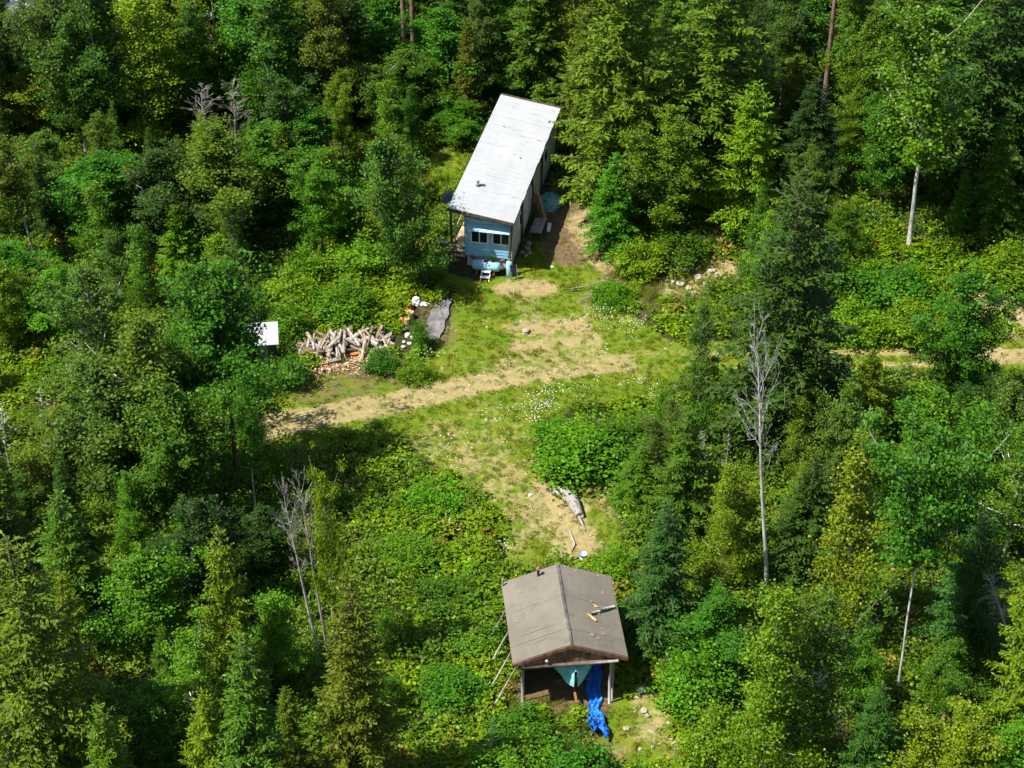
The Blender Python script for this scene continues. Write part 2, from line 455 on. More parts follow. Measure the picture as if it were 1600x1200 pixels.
FLOOR = .75
bx0, bx1, by0, by1 = .82, RW - .22, .6, RL - .5            # outline of the trailer body
home = thing('mobile_home', 'long pale blue trailer home with dark front windows under the white roof', 'trailer home', HOME, HROT)
g = G()
g.box(bx0 + .03, bx1 - .03, by0 + .03, by1 - .03, FLOOR, FLOOR + 2.42)
z = FLOOR
while z < FLOOR + 2.35:                                       # lapped horizontal siding, front and sides
    for face in (0, 1, 2):
        a, c = .035, .008
        if face == 0: p = [(bx0 - a, by0 - a, z), (bx1 + a, by0 - a, z), (bx1 + a, by0 + .03, z), (bx0 - a, by0 + .03, z), (bx0 - c, by0 - c, z + .2), (bx1 + c, by0 - c, z + .2), (bx1 + c, by0 + .03, z + .2), (bx0 - c, by0 + .03, z + .2)]
        elif face == 1: p = [(bx1 - .03, by0 - a, z), (bx1 + a, by0 - a, z), (bx1 + a, by1, z), (bx1 - .03, by1, z), (bx1 - .03, by0 - c, z + .2), (bx1 + c, by0 - c, z + .2), (bx1 + c, by1, z + .2), (bx1 - .03, by1, z + .2)]
        else: p = [(bx0 - a, by0 - a, z), (bx0 + .03, by0 - a, z), (bx0 + .03, by1, z), (bx0 - a, by1, z), (bx0 - c, by0 - c, z + .2), (bx0 + .03, by0 - c, z + .2), (bx0 + .03, by1, z + .2), (bx0 - c, by1, z + .2)]
        g.hexa(p, 1 if face == 1 else 0)
    z += .2
part('wall', g, [M_SIDING, M_SIDEWALL], home)
g = G(); g.box(bx0 + .1, bx1 - .1, by0 + .12, by1 - .1, -.4, FLOOR - .003); part('skirting', g, M_SIDEWALL, home)
g = G()
for k in range(9):                                            # bowed trailer roof
    t0, t1 = k / 9, (k + 1) / 9
    x0, x1 = bx0 - .06 + (bx1 - bx0 + .12) * t0, bx0 - .06 + (bx1 - bx0 + .12) * t1
    z0, z1 = FLOOR + 2.42 + .22 * math.sin(math.pi * t0), FLOOR + 2.42 + .22 * math.sin(math.pi * t1)
    g.hexa([(x0, by0 - .08, z0 - .05), (x1, by0 - .08, z1 - .05), (x1, by1, z1 - .05), (x0, by1, z0 - .05), (x0, by0 - .08, z0), (x1, by0 - .08, z1), (x1, by1, z1), (x0, by1, z0)])
part('inner_roof', g, M_WHITE, home)
bw = bx1 - bx0
for wx in (bx0 + .42, bx0 + .42 + bw * .46):                  # two front windows of two panes
    wz0, wz1, wwid = FLOOR + .95, FLOOR + 1.75, bw * .33
    g = G()
    for a0, a1, c0, c1 in ((wx - .06, wx + wwid + .06, wz1, wz1 + .06), (wx - .06, wx + wwid + .06, wz0 - .06, wz0), (wx - .06, wx, wz0, wz1), (wx + wwid, wx + wwid + .06, wz0, wz1), (wx + wwid / 2 - .03, wx + wwid / 2 + .03, wz0, wz1)):
        g.box(a0, a1, by0 - .085, by0 - .02, c0, c1)
    w = part('window', g, M_WHITE, home)
    for q in (0, 1):
        g = G(); g.box(wx + q * (wwid / 2 + .03), wx + wwid / 2 - .03 + q * (wwid / 2 + .03), by0 - .06, by0 - .03, wz0, wz1)
        part('pane', g, M_GLASS, w)
g = G(); g.hexa([(bx0 + .1, by0 - .5, FLOOR + 1.86), (bx1 - .05, by0 - .5, FLOOR + 1.86), (bx1 - .05, by0 - .04, FLOOR + 2.12), (bx0 + .1, by0 - .04, FLOOR + 2.12),
                 (bx0 + .1, by0 - .5, FLOOR + 1.89), (bx1 - .05, by0 - .5, FLOOR + 1.89), (bx1 - .05, by0 - .04, FLOOR + 2.15), (bx0 + .1, by0 - .04, FLOOR + 2.15)])
part('window_awning', g, M_SIDING, home)
for wy, wl, z0, z1 in ((2.6, 1.0, .95, 1.75), (6.4, .75, 1.0, 1.7), (10.6, 1.1, .95, 1.75)):   # side windows
    g = G()
    for a0, a1, c0, c1 in ((wy - .05, wy + wl + .05, z1, z1 + .05), (wy - .05, wy + wl + .05, z0 - .05, z0), (wy - .05, wy, z0, z1), (wy + wl, wy + wl + .05, z0, z1)):
        g.box(bx1 + .02, bx1 + .085, a0, a1, FLOOR + c0, FLOOR + c1)
    w = part('window', g, M_WHITE, home)
    g = G(); g.box(bx1 + .03, bx1 + .06, wy, wy + wl, FLOOR + z0, FLOOR + z1); part('pane', g, M_GLASS, w)
g = G(); g.box(bx1 + .03, bx1 + .07, 4.4, 5.25, FLOOR + .04, FLOOR + 2.0); d = part('door', g, M_WHITE, home)
g = G(); g.box(bx1 + .07, bx1 + .12, 4.5, 4.55, FLOOR + .95, FLOOR + 1.1); part('handle', g, M_METAL, d)
g = G()
for s in (0, 1): g.bar((bx0 + .3 + s * (bw - .6), by0 + .1, FLOOR - .12), (bx0 + bw / 2, by0 - .75, FLOOR - .14), .1, .1)
part('hitch', g, M_RUST, home)

rf = thing('pole_roof', 'white metal single-slope roof on wooden poles sheltering the trailer home', 'roof', HOME, HROT)
def rz_(x): return ZL + (ZR - ZL) * x / RW
npan = 16
pl = (RL + .0) / npan
for k in range(npan):                                          # corrugated sheets laid down the slope
    y0 = k * pl; g = G()
    cols = 16; dy = (k % 2) * .006 + random.uniform(-.002, .002); ov = random.uniform(-.025, .025)
    for j in range(cols):
        ya, yb = y0 + pl * j / cols, y0 + pl * (j + 1) / cols
        ca, cb_ = .022 * (j % 2), .022 * ((j + 1) % 2)
        g.hexa([(-.02, ya, rz_(0) + ca + dy), (RW + .02 + ov, ya, rz_(RW) + ca + dy), (RW + .02 + ov, yb, rz_(RW) + cb_ + dy), (-.02, yb, rz_(0) + cb_ + dy),
                (-.02, ya, rz_(0) + ca + dy + .004), (RW + .02 + ov, ya, rz_(RW) + ca + dy + .004), (RW + .02 + ov, yb, rz_(RW) + cb_ + dy + .004), (-.02, yb, rz_(0) + cb_ + dy + .004)])
    part('roof_sheet', g, M_WHITEROOF, rf)
for y in (.06, 3.2, 6.4, 9.6, 12.4, RL - .06):
    g = G(); g.bar((.03, y, rz_(.03) - .13), (RW - .03, y, rz_(RW) - .13), .07, .2); part('rafter', g, M_DARKWOOD, rf)
g = G(); g.bar((-.02, RL + .035, rz_(0) - .02), (RW + .05, RL + .035, rz_(RW) - .02), .06, .22); part('back_fascia', g, M_DARKWOOD, rf)
g = G(); g.bar((-.02, -.035, rz_(0) - .06), (RW + .05, -.035, rz_(RW) - .06), .05, .18); part('front_fascia', g, M_DARKWOOD, rf)
for x in (.1, RW - .12):
    g = G(); g.bar((x, .1, rz_(x) - .3), (x, RL - .1, rz_(x) - .3), .09, .13); part('eave_beam', g, M_DARKWOOD, rf)
for (x, y, lx, ly) in ((.1, .2, -.05, .55), (RW - .12, .2, -.22, -.25), (.1, 5.0, 0, 0), (.1, 9.6, 0, 0), (.1, RL - .3, 0, 0), (RW - .12, 3.2, .03, 0), (RW - .12, 6.4, .1, .05), (RW - .12, 9.6, -.02, 0), (RW - .12, RL - .3, 0, 0)):
    g = G(); g.tube([(x + lx, y + ly, hz(x + lx, y + ly) - .3), (x + lx * .5 + random.uniform(-.02, .02), y + ly * .5, 1.7), (x, y, rz_(x) - .36)], [.085, .08, .07], 8)
    part('post', g, M_DARKWOOD, rf, True)
g = G(); g.tube([(1.05, 3.25, 3.75), (1.05, 3.25, 4.28)], .09, 12); pp = part('stove_pipe', g, M_METAL, rf, True)
g = G(); g.tube([(1.05, 3.25, 4.31), (1.05, 3.25, 4.36), (1.05, 3.25, 4.44)], [.17, .16, .03], 12); g.tube([(1.05, 3.25, 4.27), (1.05, 3.25, 4.315)], .06, 8, 1); part('rain_cap', g, [M_WHITE, M_DARK], pp)
g = G(); g.tube([(1.05, 3.25, rz_(1.05) - .01), (1.05, 3.25, rz_(1.05) + .07)], [.19, .11], 12); part('flashing', g, M_DARK, pp)
for (x, y, r) in ((1.0, 11.0, .05), (2.7, 7.6, .06)):
    g = G(); g.tube([(x, y, rz_(x) - .01), (x, y, rz_(x) + .12)], r, 8); part('vent', g, M_METAL, rf)

def world_obj(name, label, cat, x, y, z=None, rz=0.0, group=None):
    p = hw(x, y); zz = ground_z(p[0], p[1]) if z is None else z
    return thing(name, label, cat, (p[0], p[1], zz), HROT + rz, group)

# porch with steps on the home's left front corner
po = world_obj('porch', 'narrow wooden porch and steps at the left front corner of the trailer', 'porch', 0, 0, 0.0)
DZ = .7
nb = 22
for k in range(nb):
    y0 = 2.15 + k * .15; g = G(); g.box(-.12, .75, y0, y0 + .135, DZ - .035 + random.uniform(-.004, .004), DZ)
    part('deck_plank', g, M_DECK, po)
for k in range(4):
    zt = DZ - .17 * (k + 1); y0 = 2.12 - .28 * (k + 1)
    g = G(); g.box(-.12, .72, y0, y0 + .25, zt - .045, zt); part('step_tread', g, M_DECK if k % 2 else M_GREYWOOD, po)
for x in (-.08, .69):
    g = G(); g.bar((x, 2.1, DZ - .16), (x, .95, -.05), .05, .2); part('stringer', g, M_DARKWOOD, po)
    for y in (2.2, 5.3):
        g = G(); g.box(x - .05, x + .05, y, y + .1, -.4, DZ - .04); part('joist_post', g, M_DARKWOOD, po)
g = G(); g.tube([(-.1, 2.2, 0.7), (-.1, 2.2, 1.6), (.0, 2.25, 1.72), (.5, 2.25, 1.74)], .035, 6); part('handrail', g, M_CUT, po)
g = G(); g.tube([(-.1, 2.2, 1.5), (-.1, 5.3, 1.5)], .035, 6); part('handrail', g, M_CUT, po)

bq = world_obj('barbecue', 'dark lidded barbecue standing in grass left of the porch steps', 'barbecue', -.75, 1.6)
g = G(); g.tube([(-.22, 0, .85), (-.25, 0, 1.0), (-.1, 0, 1.02)], .02, 6)
pts = []
g = G()
for k in range(8):
    a0, a1 = math.pi * k / 8, math.pi * (k + 1) / 8
    g.face([(-.35, -.25 * math.cos(a0), .85 + .22 * math.sin(a0)), (.35, -.25 * math.cos(a0), .85 + .22 * math.sin(a0)), (.35, -.25 * math.cos(a1), .85 + .22 * math.sin(a1)), (-.35, -.25 * math.cos(a1), .85 + .22 * math.sin(a1))])
for sx in (-.35, .35):
    g.face([(sx, -.25 * math.cos(math.pi * k / 8), .85 + .22 * math.sin(math.pi * k / 8)) for k in range(9)])
part('lid', g, M_DARK, bq)
g = G(); g.hexa([(-.3, -.18, .62), (.3, -.18, .62), (.3, .18, .62), (-.3, .18, .62), (-.35, -.25, .85), (.35, -.25, .85), (.35, .25, .85), (-.35, .25, .85)]); part('firebox', g, M_DARK, bq)
for sx in (-.28, .28):
    for sy in (-.17, .17):
        g = G(); g.tube([(sx, sy, 0), (sx, sy, .65)], .02, 6); part('leg', g, M_METAL, bq)
g = G(); g.box(.36, .62, -.2, .2, .8, .83); part('side_shelf', g, M_SLATE, bq)

sd = world_obj('satellite_dish', 'slate grey dish fixed beside the roof edge at its left front', 'dish', -.28, 1.3, ZL - .35)
g = G(); n = 20
for k in range(n):
    for j in range(4):
        def dp(r, a): return (-.12 - .25 * r * math.cos(a) * .9, -.38 * r * math.cos(a) + .15, .42 * r * math.sin(a) + .25 * r * r)
        a0, a1 = 2 * math.pi * k / n, 2 * math.pi * (k + 1) / n
        g.face([dp(j / 4, a0), dp((j + 1) / 4, a0), dp((j + 1) / 4, a1), dp(j / 4, a1)] if j else [dp(0, 0), dp(.25, a0), dp(.25, a1)])
part('reflector', g, M_SLATE, sd, True)
g = G(); g.tube([(.36, .0, -.1), (.0, .1, -.08), (-.1, .15, .0)], .025, 6); part('bracket', g, M_METAL, sd)
g = G(); g.tube([(-.1, .15, -.2), (-.42, .0, .25)], .015, 5); g.tube([(-.42, .0, .2), (-.42, .02, .32)], .04, 6); part('feed_arm', g, M_METAL, sd)

def capsule(g, a, b, r, n=12, m=0):
    a, b = Vector(a), Vector(b); d = (b - a).normalized(); L = (b - a).length
    pts, rad = [], []
    for k in range(5):
        t = math.pi / 2 * k / 4; pts.append(a + d * (r * .8 * (1 - math.cos(math.pi / 2 - t)) if False else r * .8 * (1 - math.sin(t + 0)) ) if False else a + d * (r * .8 * (1 - math.cos(t)))); rad.append(max(r * math.sin(t), .01))
    for k in range(4, -1, -1):
        t = math.pi / 2 * k / 4; pts.append(b - d * (r * .8 * (1 - math.cos(t)))); rad.append(max(r * math.sin(t), .01))
    # the end rings run from the pole (t=0) to full radius (t=pi/2)
    g.tube(pts, rad, n, m)

tk = world_obj('propane_tank', 'white horizontal gas tank lying below the trailer front windows', 'gas tank', bx0 + .5, by0 - .55)
g = G(); capsule(g, (0, 0, .5), (1.75, 0, .5), .31, 14); part('tank_body', g, M_SIDING, tk, True)
g = G(); g.tube([(.85, 0, .78), (.85, 0, .95)], [.14, .13], 10); part('valve_dome', g, M_DARK, tk)
for x in (.35, 1.35):
    g = G(); g.box(x - .05, x + .05, -.22, .22, -.2, .22); part('foot', g, M_RUST, tk)
pot = world_obj('planter', 'dark tub with green plant on the tank below the windows', 'planter', bx0 + 1.75, by0 - .5)
g = G(); g.tube([(0, 0, .8), (0, 0, .98)], [.13, .17], 10); part('tub', g, M_DARK, pot)
g = G()
for k in range(46):
    a = random.uniform(0, 6.28); e = random.uniform(.1, 1.2); L = random.uniform(.12, .34)
    d = Vector((math.cos(a) * math.cos(e), math.sin(a) * math.cos(e), math.sin(e))); s = d.cross(Vector((0, 0, 1))).normalized() * .05
    c0 = Vector((0, 0, .97)) + d * L * .4; g.face([c0 - d * .05, c0 + s + d * L * .3, c0 + d * L * .6, c0 - s + d * L * .3])
o = part('plant', g, M_LEAF, pot); o.color = (.05, .12, .02, 1)

ss = world_obj('step_stool', 'small white step stool on the grass before the gas tank', 'step stool', bx0 + 1.45, by0 - 1.25)
for k, (y, z) in enumerate(((0, .22), (.24, .44))):
    g = G(); g.box(-.27, .27, y - .11, y + .11, z - .04, z); part('tread', g, M_WHITE, ss)
for sx in (-.25, .25):
    g = G(); g.bar((sx, -.16, 0), (sx, .3, .46), .04, .04); g.bar((sx, .42, 0), (sx, .26, .42), .04, .04); part('side_frame', g, M_WHITE, ss)

gb = world_obj('gas_cylinder', 'upright white gas bottle at the right front corner of the trailer', 'gas bottle', bx1 - .02, by0 - .55)
g = G(); g.tube([(0, 0, .02), (0, 0, .06), (0, 0, .85), (0, 0, .98), (0, 0, 1.03)], [.15, .19, .19, .14, .06], 12); part('bottle_body', g, M_SIDING, gb, True)
g = G(); g.tube([(0, 0, 1.0), (0, 0, 1.18)], .1, 8); part('valve_collar', g, M_METAL, gb)

fc = world_obj('folding_chair', 'dark folded chair leaning by the crooked front pole', 'chair', bx1 + .35, by0 - 1.0, rz=.6)
for sx in (-.2, .2):
    g = G(); g.bar((sx, -.12, 0), (sx, .18, .95), .03, .03); part('leg', g, M_SLATE, fc)
    g = G(); g.bar((sx * .8, .15, 0), (sx * .8, .02, .6), .03, .03); part('leg', g, M_SLATE, fc)
g = G(); g.hexa([(-.19, .03, .42), (.19, .03, .42), (.19, .1, .42), (-.19, .1, .42), (-.19, .13, .72), (.19, .13, .72), (.19, .16, .72), (-.19, .16, .72)]); part('seat', g, M_DARK, fc)
g = G(); g.bar((-.2, .165, .85), (.2, .165, .85), .03, .18); part('backrest', g, M_DARK, fc)

# clutter along the shaded right side
for k, (y, dx, lean, L) in enumerate(((6.2, .15, .55, 2.2), (6.5, .1, .75, 2.5), (6.75, .12, .5, 1.9))):
    p = hw(bx1 + .12 + dx, y)
    zg = ground_z(p[0], p[1])
    g = G(); g.bar((lean, 0, .02), (.06, .12 * k, L * .9), .2, .05)
    solid('leaning_plank', g, M_CUT if k == 1 else M_BROWNBOARD, ('reddish brown plank leaning on the right wall, nearest the trailer front', 'long orange plank leaning on the trailer right wall between two others', 'shortest brown plank leaning on the right wall, farthest from the front')[k], 'plank', (p[0], p[1], zg), HROT, 'planks leaning on the trailer')
bn = world_obj('work_bench', 'low grey bench of boards in the shade beside the trailer', 'bench', bx1 + .75, 4.9)
for k in range(4):
    g = G(); g.box(-.35 + k * .18, -.35 + k * .18 + .165, -.9, .9, .56, .6); part('bench_board', g, M_GREYWOOD, bn)
for sx in (-.28, .3):
    for sy in (-.8, .8):
        g = G(); g.box(sx - .04, sx + .04, sy - .04, sy + .04, -.2, .555); part('leg', g, M_DARKWOOD, bn)
for k, (x, y, r, L) in enumerate(((.45, 3.3, .17, .45), (.6, 2.75, .14, .5), (.4, 2.3, .15, .4))):
    g = G(); g.tube([(0, -L / 2, r), (0, L / 2, r * 1.02)], r, 10, 0, True, 1)
    p = hw(bx1 + x, y)
    solid('log_round', g, [M_LOGBARK, M_CUT], ('thick cut log round in the trailer shade beside the bench', 'cut log round between two others in the trailer shade', 'cut log round in trailer shade nearest the front')[k], 'log', (p[0], p[1], ground_z(p[0], p[1])), HROT + .4 * k, 'log rounds beside the trailer', True)
def crumple(nu, nv, size, amp, seed, fold=3.0):
    r = np.random.default_rng(seed)
    ph = r.uniform(0, 6.28, (7, 2)); fr = r.uniform(1.5, 9, (7, 2)) * fold / 3; am = r.uniform(.3, 1, 7)
    def f(u, v):
        s = 0
        for k in range(7): s += am[k] * math.sin(fr[k, 0] * u * 3 + ph[k, 0]) * math.sin(fr[k, 1] * v * 3 + ph[k, 1])
        return amp * s / 2.2
    return f
def bundle(seed, rx, ry, rz):
    f = crumple(1, 1, 1, .2, seed); g = G(); n, k = 22, 12
    P_ = []
    for j in range(k + 1):
        th = math.pi * .55 * j / k
        for i in range(n):
            a = 2 * math.pi * i / n; q = 1 + f(i / n * 2, j / k * 2) + (.12 if j > k - 3 else 0) * math.sin(5 * a)
            P_.append((rx * math.sin(th) * math.cos(a) * q, ry * math.sin(th) * math.sin(a) * q, rz * (math.cos(th) + .15) * (q if j else 1)))
    g.v = P_
    for j in range(k):
        for i in range(n): g.f.append([j * n + i, (j + 1) * n + i, (j + 1) * n + (i + 1) % n, j * n + (i + 1) % n]); g.m.append(0)
    return g
p = hw(bx1 + .75, 8.6); solid('tarp_bundle', bundle(4, .75, .95, .6), M_TEAL, 'crumpled blue-green tarp heap in the shade beside the trailer', 'tarp', (p[0], p[1], ground_z(p[0], p[1])), HROT)
p = hw(bx1 + 1.3, 5.6); g = G(); g.box(-.1, .1, -.42, .42, .0, .16); solid('white_plank', g, M_WHITE, 'short white plank in the sun at the edge of the trailer shade', 'plank', (p[0], p[1], ground_z(p[0], p[1]) + .02), HROT + .1)

# ------------------------------------------------------------------ gabled boat shelter
EZ, RZ = 2.75, 3.62
RFp, RBp = Q(892, 1007, RZ), Q(870, 882, RZ)
cax = (RBp - RFp)[:2]; CL = float(np.hypot(*cax)); cax = cax / CL
CROT = -math.atan2(cax[0], cax[1]); CW = 2.42
CP = (float(RFp[0]), float(RFp[1]), 0.0)
def cw(x, y):
    return np.array([CP[0] + x * cax[1] + y * cax[0], CP[1] - x * cax[0] + y * cax[1]])
def cz(x, y):
    p = cw(x, y); return ground_z(p[0], p[1])
cp = thing('boat_shelter', 'open gabled shelter with brown roll roofing on grey posts', 'shelter', CP, CROT)
bounds = [0, .2, .28, .60, .69, 1.0]
def sag(x, y): return -.05 * math.sin(math.pi * y / CL) * abs(x) / CW - .02 * math.sin(7 * y)
def cr(x, y): return RZ - (RZ - EZ) * abs(x) / CW + sag(x, y)
for s in (-1, 1):
    for k in range(5):
        y0, y1 = bounds[k] * CL, bounds[k + 1] * CL + (.05 if k < 4 else 0)
        lift = .006 + .014 * (k % 2)
        g = G(); nu = 10
        for i in range(nu):
            xa, xb = s * CW * i / nu, s * CW * (i + 1) / nu
            def ed(x): return (.045 * math.sin(math.pi * min(1, abs(x) / CW)) * (1 if s < 0 and k == 2 else .25)) if abs(x) > .3 else 0
            ya = y0 + random.uniform(-.006, .006)
            pts = [(xa, y0, cr(xa, y0) + lift + ed(xa) - .03), (xb, y0, cr(xb, y0) + lift + ed(xb) - .03), (xb, y1, cr(xb, y1) + lift - .03), (xa, y1, cr(xa, y1) + lift - .03)]
            top = [(a, b_, c_ + .03) for a, b_, c_ in pts]
            if s < 0: pts, top = [pts[1], pts[0], pts[3], pts[2]], [top[1], top[0], top[3], top[2]]
            g.hexa(pts + top)
        part('roofing_strip', g, M_ROLLROOF, cp)
for k in range(6):
    y0, y1 = CL * k / 6, CL * (k + 1) / 6 - .012
    g = G()
    for s, w in ((-1, .035), (1, .085)):
        q = [(0, y0, RZ + .045), (s * w, y0, cr(s * w, y0) + .05), (s * w, y1, cr(s * w, y1) + .05), (0, y1, RZ + .045)]
        g.face(q if s > 0 else q[::-1])
    part('ridge_cap', g, M_RIDGE, cp)
for s in (-1, 1):
    for y in (.0, CL - .04):
        g = G(); g.hexa([(s * .0, y - .045, RZ - .2), (s * CW, y - .045, EZ - .2), (s * CW, y, EZ - .2), (0, y, RZ - .2), (0, y - .045, RZ - .03), (s * CW, y - .045, EZ - .03), (s * CW, y, EZ - .03), (0, y, RZ - .03)] if s > 0 else
                        [(s * CW, y - .045, EZ - .2), (0, y - .045, RZ - .2), (0, y, RZ - .2), (s * CW, y, EZ - .2), (s * CW, y - .045, EZ - .03), (0, y - .045, RZ - .03), (0, y, RZ - .03), (s * CW, y, EZ - .03)])
        part('rake_board', g, M_BROWNBOARD, cp)
    for y in (1.1, 2.2, 3.3, 4.4):
        g = G(); g.bar((s * .03, y, RZ - .14), (s * (CW - .06), y, EZ - .13), .06, .14); part('rafter', g, M_DARKWOOD, cp)
nbd = 17
for k in range(nbd):                                            # gable boards
    x0 = -2.15 + 4.3 * k / nbd; x1 = x0 + 4.3 / nbd - .012
    zt0, zt1 = cr(x0, 0) - .19, cr(x1, 0) - .19; zb = 2.5 + .05 * (x0 + 2.1) / 4.2
    if max(zt0, zt1) < zb + .05: continue
    dy = random.uniform(0, .012)
    g = G(); g.hexa([(x0, .06 + dy, zb), (x1, .06 + dy, zb), (x1, .085 + dy, zb), (x0, .085 + dy, zb), (x0, .06 + dy, max(zt0, zb + .02)), (x1, .06 + dy, max(zt1, zb + .02)), (x1, .085 + dy, max(zt1, zb + .02)), (x0, .085 + dy, max(zt0, zb + .02))])
    part('gable_board', g, M_BROWNBOARD, cp)
g = G(); g.tube([(-2.2, .02, 2.46), (1.85, .02, 2.56)], [.075, .095], 8); part('front_beam', g, M_DARKWOOD, cp, True)
g = G(); g.tube([(.75, -.1, 2.58), (2.0, -.08, 2.63)], [.05, .06], 8); part('front_rail', g, M_GREYWOOD, cp, True)
g = G(); g.tube([(-2.0, CL - .1, 2.56), (2.0, CL - .1, 2.56)], .09, 8); part('back_beam', g, M_GREYWOOD, cp, True)
for s in (-1, 1):
    g = G(); g.tube([(s * 2.0, .0, 2.62), (s * 2.0, CL, 2.62)], .09, 8); part('side_beam', g, M_GREYWOOD, cp, True)
for (x, y, r, zt) in ((-2.0, .05, .075, 2.5), (1.72, .05, .065, 2.5), (1.84, .28, .05, 2.55), (-2.0, 2.6, .08, 2.6), (1.95, 2.6, .08, 2.6), (-2.0, CL - .2, .08, 2.6), (1.95, CL - .2, .08, 2.6)):
    g = G(); g.tube([(x, y, cz(x, y) - .3), (x + random.uniform(-.03, .03), y, 1.3), (x, y, zt)], [r * 1.05, r, r * .92], 8); part('post', g, M_GREYWOOD, cp, True)
for y in (.4, 1.6, 2.9, 4.3):                                   # raking props on the left side
    g = G(); g.tube([(-2.05, y + .1, 2.5), (-3.35, y - .25, cz(-3.35, y) - .1)], [.035, .04], 7); part('raking_prop', g, M_GREYWOOD, cp, True)
g = G(); g.tube([(-2.38, CL - .25, 2.3), (-2.4, CL - .2, 3.15)], .045, 7); part('pole_stub', g, M_GREYWOOD, cp)
g = G(); g.tube([(-.85, CL - .35, cr(-.85, CL - .4) - .05), (-.85, CL - .35, cr(.85, CL - .4) + .42)], .06, 10); vp = part('vent_pipe', g, M_DARK, cp, True)
g = G(); g.tube([(-.85, CL - .35, cr(.85, CL) + .4), (-.85, CL - .35, cr(.85, CL) + .5)], [.11, .05], 10); part('vent_cap', g, M_RUST, vp)
g = G(); g.tube([(-1.0, .02, 2.82), (-1.0, -.08, 2.8)], [.05, .075], 10); part('floodlight', g, M_WHITE, cp)

for k in range(22):                                              # invented board wall on the left, added to keep the shelter's inside in shade
    y0 = .9 + k * .2
    if y0 + .19 > CL: break
    g = G(); g.box(-1.87 + .015 * (k % 2), -1.845 + .015 * (k % 2), y0, y0 + .215, cz(-1.85, y0) - .2, 2.5); part('added_shade_board', g, M_DARKWOOD, cp)
# broken log on the shelter roof
def croof(x, y):
    p = cw(x, y); return (p[0], p[1], cr(x, y) + .04)
lab = ['longest piece of broken grey log near the right edge of the brown roof', 'pale splintered end of broken log on the brown roof', 'small orange splinter behind the broken log on the brown roof', 'middle piece of the snapped log on the brown roof']
for k, (xa, ya, xb, yb, r) in enumerate(((1.55, 2.55, 2.25, 3.1, .065), (.95, 2.2, 1.3, 1.85, .05), (1.25, 2.95, 1.5, 2.85, .03), (1.1, 2.2, 1.5, 2.5, .06))):
    a, b_ = Vector(croof(xa, ya)), Vector(croof(xb, yb)); a.z += r; b_.z += r; mid = (a + b_) / 2
    g = G(); g.tube([a - mid, (a - mid) * .3 + Vector((0, 0, .02)), b_ - mid], [r * .7, r, r * .8], 7, 0, True, 1)
    solid('broken_log', g, [(M_DEAD, M_CUT, M_CUT, M_DEAD)[k], M_CUT], lab[k], 'log', tuple(mid), 0, 'broken log pieces on the roof', True)

# covered boat on its trailer, bow toward the viewer
bt = thing('boat', 'boat on a trailer under a teal tarp inside the gabled shelter', 'boat', (*cw(.25, .15), 0.0), CROT)
g = G(); nl_, nc = 16, 12; ring = []
for i in range(nl_ + 1):
    t = i / nl_; y = -.05 + 4.4 * t
    hwid = .95 * (1 - (1 - min(t * 1.9, 1)) ** 2.2) + .06
    keel = 1.35 - .35 * min(1, t * 2.2); gun = 1.95 - .1 * t
    row = []
    for j in range(nc + 1):
        a = -1 + 2 * j / nc
        zz = gun - (gun - keel) * (abs(a) ** 1.0 * 0 + (1 - abs(a)) ** 0 * 0)
        x = hwid * math.sin(a * math.pi / 2); zz = keel + (gun - keel) * abs(a) ** 1.6
        row.append((x, y, zz))
    ring.append(row)
for i in range(nl_):
    for j in range(nc): g.face([ring[i][j], ring[i][j + 1], ring[i + 1][j + 1], ring[i + 1][j]])
part('hull', g, M_WHITE, bt, True)
g = G(); f = crumple(1, 1, 1, .05, 9); ring = []
for i in range(nl_ + 1):
    t = i / nl_; y = -.16 + 4.6 * t
    hwid = 1.02 * (1 - (1 - min(t * 1.9, 1)) ** 2.2) + .08
    row = []
    for j in range(15):
        a = -1 + 2 * j / 14
        drop = .0 if abs(a) < .62 else (abs(a) - .62) / .38
        zz = 2.3 - .32 * abs(a) ** 1.3 - drop * (.34 + .3 * max(0, 1 - t * 2.6) + .09 * math.sin(9 * t * math.pi)) + f(t * 2, a) - .25 * max(0, .25 - t) * 2
        row.append((hwid * (abs(a) / .62 if abs(a) < .62 else 1 + .06 * drop) * (1 if a > 0 else -1) * (1 + f(a, t * 2) * .8), y + f(a * 2, t) * 2, zz))
    ring.append(row)
for i in range(nl_):
    for j in range(14): g.face([ring[i][j], ring[i][j + 1], ring[i + 1][j + 1], ring[i + 1][j]])
front = ring[0]
low = [(p[0] * 1.0, p[1] - .02, p[2] - .5 * (1 - abs(p[0]) / .2)) for p in front]
tarp = part('tarp_cover', g, M_TEAL, bt, True)
g = G()                                                          # the tarp apron hanging over the bow
apr = []
for i in range(9):
    a = -1 + 2 * i / 8
    xt = .98 * a - .08; zb = 1.5 + .62 * abs(a) ** 1.1 + .07 * math.sin(5 * a + 1); zt_ = 2.44 - .06 * abs(a)
    col_ = []
    for j in range(6):
        s_ = j / 5; col_.append((xt * (1 - .25 * s_ * (1 - abs(a))), -.02 + .45 + .3 * abs(a) + .12 * s_ + 1.6 * f(a * 2, s_) , zt_ + (zb - zt_) * s_))
    apr.append(col_)
for i in range(8):
    for j in range(5): g.face([apr[i][j], apr[i][j + 1], apr[i + 1][j + 1], apr[i + 1][j]])
part('tarp_apron', g, M_TEAL, bt, True)
for i in (1, 4, 5, 6, 7):
    x, y, z = apr[i][5]
    g = G(); g.tube([(x, y - .05, z + .06), (x, y - .05, z + .02), (x, y - .05, z - .13), (x, y - .05, z - .17)], [.015, .042, .046, .03], 8); part('hanging_jug', g, M_WHITEBAG, bt, True)
